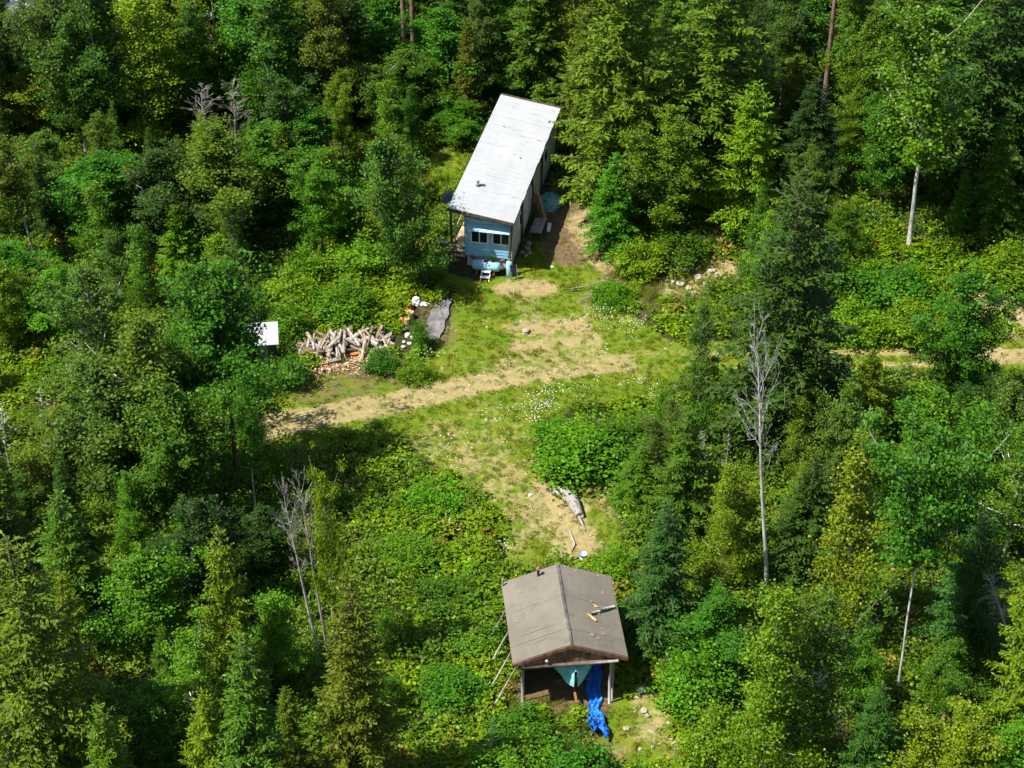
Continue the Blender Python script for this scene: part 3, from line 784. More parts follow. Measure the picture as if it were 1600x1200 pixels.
g = G(); g.bar((0, -.5, .62), (0, 3.6, .62), .1, .1); g.bar((-.8, 2.6, .5), (.8, 2.6, .5), .1, .1); g.bar((-.75, .9, .7), (.75, .9, .7), .08, .08); part('trailer_frame', g, M_RUST, bt)
for s in (-1, 1):
    g = G(); g.tube([(s * .82, 2.6, .33), (s * .84, 2.6, .33), (s * 1.0, 2.6, .33), (s * 1.02, 2.6, .33)], [.25, .32, .32, .25], 18); wl = part('wheel', g, M_TYRE, bt, True)
    g = G(); g.tube([(s * .8, 2.6, .33), (s * 1.03, 2.6, .33)], .16, 12); part('rim', g, M_WHITE, wl)

# blue tarp running out of the shelter onto the weeds
pa = [(926, 1040), (929, 1070), (930, 1095), (928, 1112), (931, 1128), (935, 1142), (937, 1152)]
wd = [.34, .35, .34, .29, .34, .43, .38]
cen = np.array([P(*q) for q in pa]); tt = np.linspace(0, 1, len(pa)); ts = np.linspace(0, 1, 70)
cx_ = np.interp(ts, tt, cen[:, 0]); cy_ = np.interp(ts, tt, cen[:, 1]); cwid = np.interp(ts, tt, wd)
f1, f2 = crumple(1, 1, 1, .07, 21, 5), crumple(1, 1, 1, .16, 22, 9)
ring = []; o0 = cen[3]
for i, t in enumerate(ts):
    row = []
    for j in range(23):
        a = -1 + 2 * j / 22
        e = S((t - .5) / .3) * 1.0
        split = e * .3 * S((t - .7) / .25)
        xx = cx_[i] + a * cwid[i] * (1 + .12 * math.sin(11 * t + a)) + .05 * math.sin(23 * t)
        yy = cy_[i] + e * .22 * math.sin(5 * a + 1.2) * max(0, t - .55) * 2.2 - .3 * e * max(0, t - .6) * 2.5 * a
        zz = height(xx, yy) + .10 + .2 * e + abs(f1(t * 4, a)) + e * (.9 * f2(t * 5, a * 1.5)) + .05 * math.sin(a * 9 + 2 * math.sin(t * 4)) + .1 * e * (1 - a * a) - .15 * (abs(a) > .9) * (1 - .5 * e)
        row.append((xx - o0[0], yy - o0[1], float(zz) - o0[2]))
    ring.append(row)
g = G()
for i in range(69):
    for j in range(22): g.face([ring[i][j], ring[i + 1][j], ring[i + 1][j + 1], ring[i][j + 1]])
bm_ = solid('blue_tarp', g, M_BLUE, 'long bright blue tarp trailing out of the shelter onto the weeds', 'tarp', tuple(o0))

# ------------------------------------------------------------------ small shed among the trees
sh_p = P(410, 570)
sh = thing('garden_shed', 'small dark shed with white corrugated roof half hidden by leaves', 'shed', (sh_p[0], sh_p[1], sh_p[2]), .12)
SW, SD_ = 1.75, 1.5
for k in range(14):
    x0 = -SW / 2 + .1 + k * (SW - .2) / 14
    for y in (-SD_ / 2 + .1, SD_ / 2 - .12):
        g = G(); g.box(x0, x0 + (SW - .2) / 14 - .012, y, y + .025, -.2, 1.75 if y < 0 else 2.0); part('wall_board', g, M_DARKWOOD, sh)
for k in range(12):
    y0 = -SD_ / 2 + .13 + k * (SD_ - .27) / 12
    for x in (-SW / 2 + .07, SW / 2 - .09):
        g = G(); g.box(x, x + .025, y0, y0 + (SD_ - .27) / 12 - .012, -.2, 1.75 + .22 * (k / 12)); part('wall_board', g, M_DARKWOOD, sh)
for k in range(3):
    g = G(); x0, x1 = -SW / 2 - .1 + (SW + .2) * k / 3, -SW / 2 - .1 + (SW + .2) * (k + 1) / 3; dz = .006 * (k % 2)
    for j in range(8):
        ya, yb = -SD_ / 2 - .15 + (SD_ + .3) * j / 8, -SD_ / 2 - .15 + (SD_ + .3) * (j + 1) / 8
        for h_ in (0, 1):
            y0, y1 = ya + (yb - ya) * h_ / 2, ya + (yb - ya) * (h_ + 1) / 2
            z0, z1 = 1.83 + .26 * (y0 / SD_ + .5) + .02 * h_, 1.83 + .26 * (y1 / SD_ + .5) + .02 * (1 - h_)
            g.hexa([(x0, y0, z0 + dz), (x1, y0, z0 + dz), (x1, y1, z1 + dz), (x0, y1, z1 + dz), (x0, y0, z0 + dz + .005), (x1, y0, z0 + dz + .005), (x1, y1, z1 + dz + .005), (x0, y1, z1 + dz + .005)])
    part('roof_sheet', g, M_WHITEROOF, sh)
g = G(); g.box(-.3, .35, -SD_ / 2 + .06, -SD_ / 2 + .095, 0, 1.65); dd = part('door', g, M_GREYWOOD, sh)
g = G(); g.box(.24, .29, -SD_ / 2 + .03, -SD_ / 2 + .06, .8, .95); part('handle', g, M_METAL, dd)

# ------------------------------------------------------------------ firewood heap
def log_mesh(r, L, seed, mb, mc):
    q = random.Random(seed); g = G()
    n = 7; k = 3
    pts = [(L * (i / k - .5), q.uniform(-.008, .008), q.uniform(-.008, .008)) for i in range(k + 1)]
    g.tube(pts, [r * q.uniform(.9, 1.08) for _ in range(k + 1)], n, 0, True, 1)
    me = g.mesh('log', [mb, mc]); 
    return me
LOGM = [log_mesh(.05 + .014 * (k % 6), .95 + .16 * (k % 5), k, (M_LOGBARK, M_DEAD, M_LOGBARK2)[k % 3], M_CUT) for k in range(15)]
def split_mesh(r, L, seed):
    q = random.Random(seed); g = G(); a0 = q.uniform(0, 6)
    prof = [(0, 0)] + [(r * math.cos(a), r * math.sin(a)) for a in (0, .45, .9, 1.35)]
    n = len(prof); e = [[(x, p[0] + q.uniform(-.012, .012), p[1] + q.uniform(-.012, .012)) for p in prof] for x in (-L / 2, 0, L / 2)]
    for k in range(2):
        for j in range(n): g.face([e[k][j], e[k][(j + 1) % n], e[k + 1][(j + 1) % n], e[k + 1][j]], 0 if 0 < j < n - 1 else 1)
    g.face(e[0][::-1], 2); g.face(e[2], 2)
    return g.mesh('split_log', [M_LOGBARK2, M_SPLIT, M_CUT])
M_SPLIT = simple('grey_split_face', (.22, .15, .09), (.46, .37, .27), 5, .9, .1, (.3, 1, 1), .3)
LOGM += [split_mesh(.12 + .025 * (k % 4), .8 + .14 * (k % 4), 50 + k) for k in range(9)]
Lq = random.Random(5)
heap_a, heap_b = P(470, 554), P(606, 536)
spots = []
for k in range(120):
    t = Lq.random(); a = Lq.gauss(0, .42)
    if abs(a) > 1: continue
    spots.append((t, a, Lq.random()))
spots.sort(key=lambda s: s[2])
nlog = 0
for t, a, lay in spots:
    prof = (math.sin(math.pi * min(1, .12 + t * .86)) ** .6)
    c0 = heap_a + (heap_b - heap_a) * t
    y = c0[1] + 1.15 * a
    hgt = .75 * prof * (1 - .75 * abs(a) ** 1.4) * (.25 + .75 * lay)
    o = bpy.data.objects.new('firewood_log', LOGM[Lq.randrange(15) if Lq.random() < .78 else 15 + Lq.randrange(9)])
    o.location = (c0[0] + Lq.gauss(0, .12), y, ground_z(c0[0], y) + .1 + hgt)
    yaw = math.radians(90 + Lq.gauss(-5, 42) + (50 if Lq.random() < .2 else 0)); tilt = Lq.gauss(.22, .2) * (-1 if a > .5 else 1)
    o.rotation_euler = (Lq.uniform(0, 6), -tilt, yaw)
    link(o); nlog += 1
    tag(o, 'weathered split log lying in the jumbled firewood heap', 'log', 'logs of the firewood heap')
for (x, y, yaw, L, r, mb, lb) in ((463, 520 + 15, .55, 1.25, .1, M_DEAD, 'straight pale log sticking out at the left end of the firewood heap'),
                                  (519, 568, .32, .95, .12, M_DEAD, 'pale log lying alone in front of the firewood heap'),
                                  (462, 548, .9, .6, .17, M_ORANGEWOOD, 'rotten orange log at the lower left end of the firewood heap'),
                                  (552, 557, .25, .9, .09, M_ORANGEWOOD, 'orange split log at the lower middle of the firewood heap'),
                                  (505, 571, .2, .55, .1, M_CUT, 'short orange block beside the pale log in front of the heap')):
    p = P(x, y); q = log_mesh(r, L, int(x), mb, M_CUT if mb is not M_ORANGEWOOD else M_ORANGEWOOD)
    o = bpy.data.objects.new('loose_log', q); o.location = (p[0], p[1], p[2] + r + .05); o.rotation_euler = (0, -.05, yaw); link(o)
    tag(o, lb, 'log')

def rock_mesh(seed, m):
    q = np.random.default_rng(seed)
    import bmesh
    bm = bmesh.new(); bmesh.ops.create_icosphere(bm, subdivisions=2, radius=1)
    ph = q.uniform(0, 6, 6); fr = q.uniform(1.2, 3.2, 6)
    for v in bm.verts:
        k = 1 + .16 * math.sin(fr[0] * v.co.x * 2 + ph[0]) + .14 * math.sin(fr[1] * v.co.y * 2 + ph[1]) + .12 * math.sin(fr[2] * v.co.z * 2 + ph[2]) + q.uniform(-.05, .05)
        v.co = v.co * k; v.co.z *= .62
    me = bpy.data.meshes.new('rock'); bm.to_mesh(me); bm.free(); me.materials.append(m)
    return me
ROCKS = [rock_mesh(k, M_ROCK) for k in range(5)]
M_WROCK = simple('white_rock', (.55, .53, .48), (.76, .74, .7), 3, .85, .15, bump=.4)
WROCKS = [rock_mesh(20 + k, M_WROCK) for k in range(3)]
ORD = ['leftmost', 'second from left', 'third from left', 'fourth from left', 'fifth from left', 'fifth from right', 'fourth from right', 'third from right', 'second from right', 'rightmost']
def row_labels(lst, text):
    n = len(lst); order = sorted(range(n), key=lambda i: lst[i][0]); out_ = [None] * n
    for r_, i in enumerate(order): out_[i] = (ORD[r_] if r_ <= n // 2 else ORD[10 - n + r_]) + ' of the ' + text
    return out_
def rock(x, y, s, k, label, white=False, group=None):
    p = P(x, y); o = bpy.data.objects.new('rock', (WROCKS if white else ROCKS)[k % (3 if white else 5)])
    o.location = (p[0], p[1], p[2] + s * .25); s *= .62; o.scale = (s, s * .85, s); o.rotation_euler = (0, 0, k * 1.3); link(o)
    tag(o, label, 'rock', group)
rock(1001, 1080, .36, 0, 'large white boulder right of the shelter front post', True)
SPOTS = ((995, 1090, .2), (1006, 1112, .26), (1012, 1120, .22), (1033, 1106, .3), (1047, 1134, .26), (978, 1140, .24), (1050, 1140, .14), (1000, 1172, .16), (1020, 1168, .13))
for k, ((x, y, s), lb) in enumerate(zip(SPOTS, row_labels(SPOTS, 'pale stones on the bare patch right of the blue tarp'))):
    rock(x, y, s, k, lb, False, 'stones right of the blue tarp')
SPOTS = ((633, 515, .22), (636, 525, .26), (640, 538, .2), (631, 535, .17), (644, 528, .18), (630, 543, .2))
for k, ((x, y, s), lb) in enumerate(zip(SPOTS, row_labels(SPOTS, 'pale stones in the row between firewood and grey tarp'))):
    rock(x, y, s, k, lb, True, 'stones between firewood and grey tarp')
rock(643, 551, .2, 1, 'white stone in the grass below the grey tarp', True)
SPOTS = ((1062, 446, .4), (1076, 452, .34), (1092, 438, .5), (1103, 446, .42), (1085, 460, .3), (1112, 425, .36), (1122, 432, .4), (1051, 443, .28))
for k, ((x, y, s), lb) in enumerate(zip(SPOTS, row_labels(SPOTS, 'boulders on the bare bank left of the big dark spruce'))):
    rock(x, y, s, k, lb, False, 'boulders on the bare bank')
SPOTS = ((1565, 500, .25), (1578, 508, .3), (1592, 498, .22), (1585, 515, .2))
for k, ((x, y, s), lb) in enumerate(zip(SPOTS, row_labels(SPOTS, 'stones on the yellow gravel bank at the right edge'))):
    rock(x, y, s, k, lb, False, 'stones on the gravel bank')
rock(863, 418, .16, 2, 'small white stone in the grass right of the trailer front', True)
rock(828, 775, .18, 1, 'small white stone left of the grey fallen log', True)
rock(822, 520, .4, 3, 'flat grey stone on the gravel drive below the trailer')
rock(917, 510, .22, 1, 'dark stone at the upper right edge of the gravel drive')
# gravel pebbles on the drive
bg_p = P(650, 475); solid('white_sack', bundle(31, .24, .22, .4), M_WHITEBAG, 'bulging white sack at the top of the stone row', 'sack', tuple(bg_p))
bg_p = P(662, 476); solid('white_sack', bundle(32, .3, .14, .13), M_WHITEBAG, 'flat white sack lying right of the bulging white sack', 'sack', tuple(bg_p))
for k, (x, y, r, m_) in enumerate(((640, 482, .24, M_CUT), (637, 493, .2, M_ORANGEWOOD), (641, 497, .22, M_CUT), (630, 504, .2, M_ORANGEWOOD), (636, 506, .17, M_CUT))):
    g = G(); g.tube([(0, 0, -.05), (.01, 0, .3 + .06 * (k % 3))], [r, r * .95], 10, 0, True, 1); p = P(x, y)
    solid('chopping_block', g, [M_RUST if k == 0 else m_, m_], ('round block nearest the white sacks', 'orange wood block just below the topmost block', 'yellowish wood block beside the orange one', 'orange wood block lowest and leftmost in the row', 'pale wood block lowest and rightmost in the row')[k] + ' beside the grey tarp', 'wood block', tuple(p), 0, 'wood blocks by the grey tarp')

# grey-black ground tarp
tp = [P(683, 474), P(704, 467), P(697, 500), P(685, 536), P(656, 538), P(668, 500)]
c0 = sum(tp) / len(tp); f = crumple(1, 1, 1, .06, 40, 3); g = G(); N = 26
L_ = np.array([P(681, 475), P(668, 500), P(657, 536)]); R_ = np.array([P(706, 468), P(699, 500), P(687, 534)]); V = []
for i in range(N):
    t = i / (N - 1) * 2; k = min(int(t), 1); a = L_[k] + (L_[k + 1] - L_[k]) * (t - k); b_ = R_[k] + (R_[k + 1] - R_[k]) * (t - k)
    for j in range(14):
        s_ = j / 13; q = a + (b_ - a) * s_; q = q + np.array([.05 * math.sin(9 * t + j), .06 * math.sin(3 * j), 0])
        V.append((q[0] - c0[0], q[1] - c0[1], ground_z(q[0], q[1]) + .09 + abs(f(t, s_)) - c0[2]))
g.v = V
for i in range(N - 1):
    for j in range(13): g.f.append([i * 14 + j, (i + 1) * 14 + j, (i + 1) * 14 + j + 1, i * 14 + j + 1]); g.m.append(0)
solid('grey_tarp', g, M_BLACKTARP, 'dark grey sheet spread on the ground right of the firewood', 'tarp', tuple(c0), smooth=True)

# weathered fallen log, stump and snags
def wpts(lst, dz=0.0): return [P(x, y, dz + e) for x, y, e in lst]
def wlog(name, lst, rad, m_, label, cat='log', extra=()):
    pts = wpts(lst); o0 = pts[0]; g = G()
    g.tube([tuple(p - o0) for p in pts], rad, 9)
    for l2, r2 in extra: g.tube([tuple(p - o0) for p in wpts(l2)], r2, 6)
    return solid(name, g, m_, label, cat, tuple(o0), smooth=True)
wlog('fallen_log', [(862, 769, .15), (882, 770, .2), (895, 783, .22), (906, 806, .2)], [.12, .3, .33, .2], M_DEAD, 'thick grey splintered log lying on the bare patch above the shelter', extra=(
    ([(880, 770, .3), (898, 788, .42), (905, 800, .3)], [.12, .14, .06]), ([(900, 798, .15), (908, 815, .12), (915, 828, .05)], [.12, .07, .02]), ([(866, 768, .2), (872, 762, .25), (884, 768, .3)], [.05, .08, .1])))
wlog('fallen_branch', [(858, 758, .08), (868, 755, .12), (874, 754, .1)], [.05, .07, .03], M_DEAD, 'short grey stick lying just above the thick fallen log', 'branch')
wlog('fallen_branch', [(890, 830, .06), (898, 850, .08), (893, 862, .05)], [.04, .05, .02], M_DEAD, 'thin grey stick on bare soil below the thick fallen log', 'branch')
rock(906, 807, .34, 2, 'grey stone at the lower end of the thick fallen log')
wlog('stump', [(613, 1107, -.1), (612, 1100, .35), (611, 1100, .75)], [.13, .1, .08], M_DEAD, 'short broken grey stump beside the olive spruce', 'stump')
wlog('snag', [(648, 1215, -.1), (649, 1214, 1.2), (650, 1214, 1.75)], [.1, .08, .07], M_DEAD, 'broken grey snag with one side branch at the bottom edge', 'snag', extra=(([(649, 1214, .75), (636, 1210, 1.2), (626, 1206, 1.45)], [.04, .03, .01]),))
for k, pts_ in enumerate(([(888, 452, .2), (912, 448, .3), (936, 440, .35)], [(870, 330, .1), (878, 318, .12), (884, 312, .1)], [(905, 470, .2), (925, 462, .3)], [(1040, 415, .2), (1060, 425, .3), (1085, 418, .25)], [(925, 372, .1), (940, 368, .2)])):
    wlog('fallen_branch', pts_, [.04] * (len(pts_) - 1) + [.015], M_DEAD, ('long grey branch lying in bushes right of the trailer', 'short yellow stick on the dirt strip beside the trailer', 'grey branch in the bushes below the long grey branch', 'grey branch lying on the bare bank among bushes', 'grey stick at the top of the small dirt bank')[k], 'branch')
bk = thing('bucket', 'small white and blue bucket behind the shelter roof', 'bucket', tuple(P(911, 874)))
g = G(); g.tube([(0, 0, 0), (0, 0, .34)], [.14, .19], 12, cap=False); g.tube([(0, 0, .0), (0, 0, .02)], [.14, .14], 12); part('pail', g, M_WHITE, bk, True)
g = G(); g.tube([(0, 0, .26), (0, 0, .35)], [.195, .2], 12, cap=False); part('rim', g, M_BLUE, bk)

# ------------------------------------------------------------------ tree prototypes
class K:
    """collects kite-shaped leaves as arrays"""
    def __init__(s): s.b, s.d, s.n, s.l, s.w = [], [], [], [], []
    def add(s, b, d, n, l, w):
        s.b.append(b); s.d.append(d); s.n.append(n); s.l.append(l); s.w.append(w)
    def mesh(s, name, mat_):
        b, d, n = (np.concatenate(q).astype(np.float32) for q in (s.b, s.d, s.n)); l = np.concatenate(s.l); w = np.concatenate(s.w)
        d = d / np.linalg.norm(d, axis=1, keepdims=True)
        side = np.cross(d, n); side /= np.linalg.norm(side, axis=1, keepdims=True) + 1e-9
        m_ = b + d * (l * .45)[:, None]; sv = side * (w / 2)[:, None]
        V = np.stack([b, m_ + sv, b + d * l[:, None], m_ - sv], 1).reshape(-1, 3)
        return np_mesh(name, V, np.arange(len(V)).reshape(-1, 4), mat_)

def rand_dirs(r, n):
    v = r.standard_normal((n, 3)); return v / np.linalg.norm(v, axis=1, keepdims=True)

def trunk_line(r, H, top, wob=.02):
    n = 11; t = np.linspace(0, top, n)
    off = np.cumsum(r.normal(0, wob * H / n, (n, 2)), 0); off -= off[0]
    return np.stack([off[:, 0], off[:, 1], t * H], 1)

def at_line(pts, z):
    return np.array([np.interp(z, pts[:, 2], pts[:, 0]), np.interp(z, pts[:, 2], pts[:, 1]), z])

def broadleaf(seed, H=13., R=2.5, cb=.22, nlimb=34, dens=1.0, ls=.128, peak=.42, rt=.12, bark=None, rough=.3):
    r = np.random.default_rng(seed); g = G(); kk = K(); lob = r.uniform(0, 6.28, 4)
    tl = trunk_line(r, H, .93)
    g.tube([(p[0], p[1], p[2] - (.4 if i == 0 else 0)) for i, p in enumerate(tl)], list(rt * (1 - .88 * np.linspace(0, 1, len(tl))) * np.where(np.arange(len(tl)) == 0, 1.3, 1)), 8)
    cl = []
    for i in range(nlimb):
        t = (i + r.random()) / nlimb; z0 = H * (cb + (.92 - cb) * t * .96)
        prof = (math.sin(math.pi * min(1, .10 + .9 * t ** (math.log(.5) / math.log(peak)))) ** .7) if t < .999 else .1
        az = i * 2.399 + r.normal(0, .5)
        L = R * max(.16, prof) * r.uniform(1 - rough - .25, 1 + rough) * (.62 + .32 * (1 + math.sin(2 * az + lob[0] + 5 * t)) + .16 * math.sin(9 * t + lob[1])); el = .25 + .75 * t + r.normal(0, .12)
        d = np.array([math.cos(az) * math.cos(el), math.sin(az) * math.cos(el), math.sin(el)])
        st = at_line(tl, z0 - .25 * L)
        q = [st + d * L * s_ / max(.55, math.cos(el)) + np.array([0, 0, .12 * L * s_ * s_]) + (r.normal(0, .04, 3) if s_ > 0 else 0) for s_ in (0, .33, .66, 1.0)]
        g.tube([tuple(p) for p in q], [.012 + .018 * L, .01 + .012 * L, .012 + .006 * L, .009], 4, cap=False)
        nc_ = max(2, int(L * 3.6 * dens))
        for _ in range(nc_):
            s_ = r.uniform(.25, 1.05); k_ = min(2, int(s_ * 3)); c_ = q[k_] + (q[k_ + 1] - q[k_]) * (s_ * 3 - k_)
            cl.append((c_ + r.normal(0, .14 + .10 * L, 3) * [1, 1, .7], r.uniform(.15, .38)))
    for _ in range(9): cl.append((at_line(tl, H * r.uniform(.84, 1.0)) + r.normal(0, .16, 3), r.uniform(.14, .26)))
    for c_, rad in cl:
        n = int(r.uniform(44, 104))
        off = r.standard_normal((n, 3)) * [rad, rad, rad * .55]; p_ = c_ + off
        outw = p_ - np.array([0, 0, H * .45]); outw /= np.linalg.norm(outw, axis=1, keepdims=True) + 1e-6
        nn = .55 * np.array([0, 0, 1.]) + .45 * outw + .75 * rand_dirs(r, n)
        dd_ = np.cross(nn, rand_dirs(r, n)); sz = ls * r.uniform(.5, 1.5, n)
        kk.add(p_, dd_, nn, sz * 1.15, sz * .95)
    return {'trunk': g.mesh('trunk', [bark or M_BARK], True), 'crown': kk.mesh('crown', M_LEAF)}, H, 2 * R

def bush(seed, H=3., R=1.5, ncl=70, ls=.125):
    r = np.random.default_rng(seed); g = G(); kk = K()
    for i in range(9):
        a = r.uniform(0, 6.28); q = np.array([math.cos(a) * R * r.uniform(.2, .7), math.sin(a) * R * r.uniform(.2, .7), H * r.uniform(.6, .95)])
        g.tube([(.05 * math.cos(a), .05 * math.sin(a), -.2), tuple(q * [.4, .4, .55]), tuple(q)], [.03, .022, .008], 4, cap=False)
    for _ in range(ncl):
        a = r.uniform(0, 6.28); el = math.asin(r.uniform(0, 1)); rr = r.uniform(.5, 1) ** .5
        c_ = np.array([R * math.cos(a) * math.cos(el) * rr, R * math.sin(a) * math.cos(el) * rr, .12 + H * (.12 + .78 * math.sin(el) * rr)]) * (1 + r.normal(0, .17))
        n = int(r.uniform(30, 75)); rad = r.uniform(.14, .36); p_ = c_ + r.standard_normal((n, 3)) * [rad, rad, rad * .55]
        nn = .7 * np.array([0, 0, 1.]) + .3 * c_ / (np.linalg.norm(c_) + .01) + .7 * rand_dirs(r, n); sz = ls * r.uniform(.6, 1.25, n)
        kk.add(p_, np.cross(nn, rand_dirs(r, n)), nn, sz * 1.15, sz * .95)
    for _ in range(16):                                          # upright shoots breaking the outline
        a = r.uniform(0, 6.28); q = R * math.sqrt(r.uniform(0, .8)); z1 = H * r.uniform(.85, 1.25) * (1 - .35 * (q / R) ** 2); n = 26; t = r.uniform(.5, 1, n)
        p_ = np.stack([q * math.cos(a) * (.7 + .3 * t), q * math.sin(a) * (.7 + .3 * t), z1 * t], 1) + r.normal(0, .07, (n, 3)); nn = np.array([0, 0, .6]) + rand_dirs(r, n); sz = ls * r.uniform(.5, 1.2, n)
        kk.add(p_, np.cross(nn, rand_dirs(r, n)), nn, sz * 1.2, sz * .8); g.tube([(q * math.cos(a) * .5, q * math.sin(a) * .5, 0), (q * math.cos(a), q * math.sin(a), z1)], [.015, .006], 3, cap=False)
    return {'stems': g.mesh('stems', [M_BARK], True), 'crown': kk.mesh('crown', M_LEAF)}, H, 2 * R

def conifer(seed, H=14., R=2.3, cb=.05, nwh=44, droop=.5, cedar=False, power=.8, dens=1.0, needle=None):
    r = np.random.default_rng(seed); g = G(); kk = K()
    tl = trunk_line(r, H, .99, .008)
    g.tube([(p[0], p[1], p[2] - (.4 if i == 0 else 0)) for i, p in enumerate(tl)], list(.17 * (1 - .95 * np.linspace(0, 1, len(tl)))), 8)
    for wv in range(nwh):
        t = ((wv + r.uniform(0, .6)) / nwh) ** .93; z0 = H * (cb + (1 - cb) * t)
        nb_ = int(r.integers(4, 8)) if t < .93 else 4
        a0 = r.uniform(0, 6.28)
        for j in range(nb_):
            if r.random() < .1: continue
            L = (R * (1 - t) ** power * r.uniform(.66, 1.18) + .14) * (1 if not cedar else r.uniform(.85, 1.1))
            az = a0 + 6.283 * j / nb_ + r.normal(0, .22)
            m_ = max(3, int(L / .125 * dens)); s_ = np.linspace(.14, 1, m_) + r.normal(0, .02, m_)
            ea = (.1 + .55 * t) if not cedar else (.05 + .35 * t); eb = droop * (1 - .45 * t) * r.uniform(.7, 1.35)
            zz = z0 + L * (ea * s_ - eb * s_ ** 1.6 + (.22 * s_ ** 4 if cedar else .08 * s_ ** 4))
            sway = .12 * L * s_ ** 2 * r.normal(0, 1)
            ca, sa = math.cos(az), math.sin(az); c0_ = at_line(tl, min(z0, H * .98))
            x = c0_[0] + ca * L * s_ - sa * sway; y = c0_[1] + sa * L * s_ + ca * sway
            c_ = np.stack([x, y, zz], 1)
            g.tube([(c0_[0], c0_[1], z0), tuple(c_[m_ // 2]), tuple(c_[-1])], [.012 + .014 * L, .01 + .006 * L, .006], 3, cap=False)
            ax_ = np.gradient(c_, axis=0); ax_ /= np.linalg.norm(ax_, axis=1, keepdims=True)
            lat = np.array([-sa, ca, 0.])
            for sd_ in (-1, 1):
                tlz = (.13 + .34 * L * (1 - s_) ** .8 * np.minimum(1, s_ * 3.2)) * r.uniform(.7, 1.25, m_)
                ang = r.normal(.95, .16, m_); dd_ = ax_ * np.cos(ang)[:, None] + lat * (sd_ * np.sin(ang))[:, None]
                dd_[:, 2] -= r.uniform(.1, .45, m_) if not cedar else r.uniform(.35, 1.0, m_)
                dd_ /= np.linalg.norm(dd_, axis=1, keepdims=True)
                for q in (0., .25, .5, .75):
                    keep = (tlz > .2) if q > 0 else np.ones(m_, bool)
                    if not keep.any(): continue
                    bb = c_ + dd_ * (tlz * q)[:, None] + r.normal(0, .012, (m_, 3)); dj = dd_ + .5 * r.standard_normal((m_, 3))
                    nn = np.array([0, 0, 1.]) + .55 * r.standard_normal((m_, 3))
                    ll = np.minimum(tlz * (.5 if q else .65) + .07, .27) * r.uniform(.75, 1.25, m_)
                    kk.add(bb[keep], dj[keep], nn[keep], ll[keep], (ll * r.uniform(.24, .40, m_))[keep])
            dj = ax_ + .3 * r.standard_normal((m_, 3)); nn = np.array([0, 0, 1.]) + .5 * r.standard_normal((m_, 3))
            kk.add(c_, dj, nn, np.full(m_, .22) * r.uniform(.8, 1.3, m_), np.full(m_, .11))
            if cedar:
                kk.add(c_, np.array([0, 0, -1.]) + .45 * r.standard_normal((m_, 3)), np.array([ca, sa, .3]) + .5 * r.standard_normal((m_, 3)), r.uniform(.16, .36, m_), r.uniform(.09, .15, m_))
    return {'trunk': g.mesh('trunk', [M_BARK], True), 'crown': kk.mesh('crown', needle or (M_CEDAR if cedar else M_NEEDLE))}, H, 2 * R

def deadtree(seed, H=10., R=1.6, cb=.35, n1=34, up=.7, rt=.13, bark=None, twigs=5):
    r = np.random.default_rng(seed); g = G(); g2 = G()
    tl = trunk_line(r, H, .98, .025)
    g.tube([(p[0], p[1], p[2] - (.4 if i == 0 else 0)) for i, p in enumerate(tl)], list(rt * (1 - .9 * np.linspace(0, 1, len(tl)))), 8)
    for i in range(n1):
        t = (i + r.random()) / n1; z0 = H * (cb + (.97 - cb) * t); L = R * (1 - .7 * t) * r.uniform(.5, 1.2) * (1 if t > .2 else .6)
        az = i * 2.399 + r.normal(0, .6); el = up + r.normal(0, .3)
        d = np.array([math.cos(az) * math.cos(el), math.sin(az) * math.cos(el), math.sin(el)])
        st = at_line(tl, z0); q = [st + d * L * s_ + np.array([0, 0, .2 * L * s_ ** 2]) + (r.normal(0, .06, 3) if s_ else 0) for s_ in (0, .35, .7, 1.)]
        g2.tube([tuple(p) for p in q], [.014 + .016 * L, .017, .013, .007], 4, cap=False)
        for _ in range(twigs):
            s_ = r.uniform(.2, .95); k_ = min(2, int(s_ * 3)); c_ = q[k_] + (q[k_ + 1] - q[k_]) * (s_ * 3 - k_)
            d2 = d + .75 * rand_dirs(r, 1)[0]; d2[2] += .2; l2 = r.uniform(.2, .5) * L * (1.1 - .5 * s_) + .12
            e_ = c_ + d2 * l2; mid = (c_ + e_) / 2 + r.normal(0, .03, 3)
            g2.tube([tuple(c_), tuple(mid), tuple(e_)], [.010, .008, .005], 3, cap=False)
            for _ in range(2):
                d3 = d2 + .7 * rand_dirs(r, 1)[0]; g2.tube([tuple(mid), tuple(mid + d3 * l2 * .45)], [.009, .006], 3, cap=False)
    return {'trunk': g.mesh('trunk', [bark or M_DEAD], True), 'branches': g2.mesh('branches', [bark or M_DEAD], True)}, H, 2 * R

PROTO = {}
for i in range(4): PROTO['B%d' % i] = broadleaf(100 + i, cb=(.14, .2, .1, .24)[i], peak=(.34, .42, .3, .46)[i], nlimb=50, dens=1.25, bark=(M_BARK, M_BIRCH, M_BARK, M_BARK)[i])
for i in range(2): PROTO['A%d' % i] = broadleaf(120 + i, cb=.42, peak=.45, nlimb=32, dens=1.15, bark=M_BIRCH, rt=.11)          # bare pale lower trunk
for i in range(2): PROTO['N%d' % i] = broadleaf(130 + i, cb=.1, R=1.7, peak=.3, nlimb=44, dens=1.5, ls=.105, rt=.09, bark=M_BIRCH)                # narrow, pointed
for i in range(2): PROTO['O%d' % i] = broadleaf(140 + i, cb=.2, peak=.45, nlimb=40, dens=.8, ls=.12, bark=M_BIRCH, rough=.35)                 # open, twiggy
for i in range(3): PROTO['U%d' % i] = bush(150 + i, ncl=(70, 85, 60)[i])
for i in range(3): PROTO['S%d' % i] = conifer(160 + i, droop=(.45, .6, .38)[i])
PROTO['S3'] = conifer(164, R=2.6, nwh=30, droop=.55, power=.62)
for i in range(3): PROTO['C%d' % i] = conifer(170 + i, R=2.3, droop=.62, cedar=True, power=.62, nwh=36)
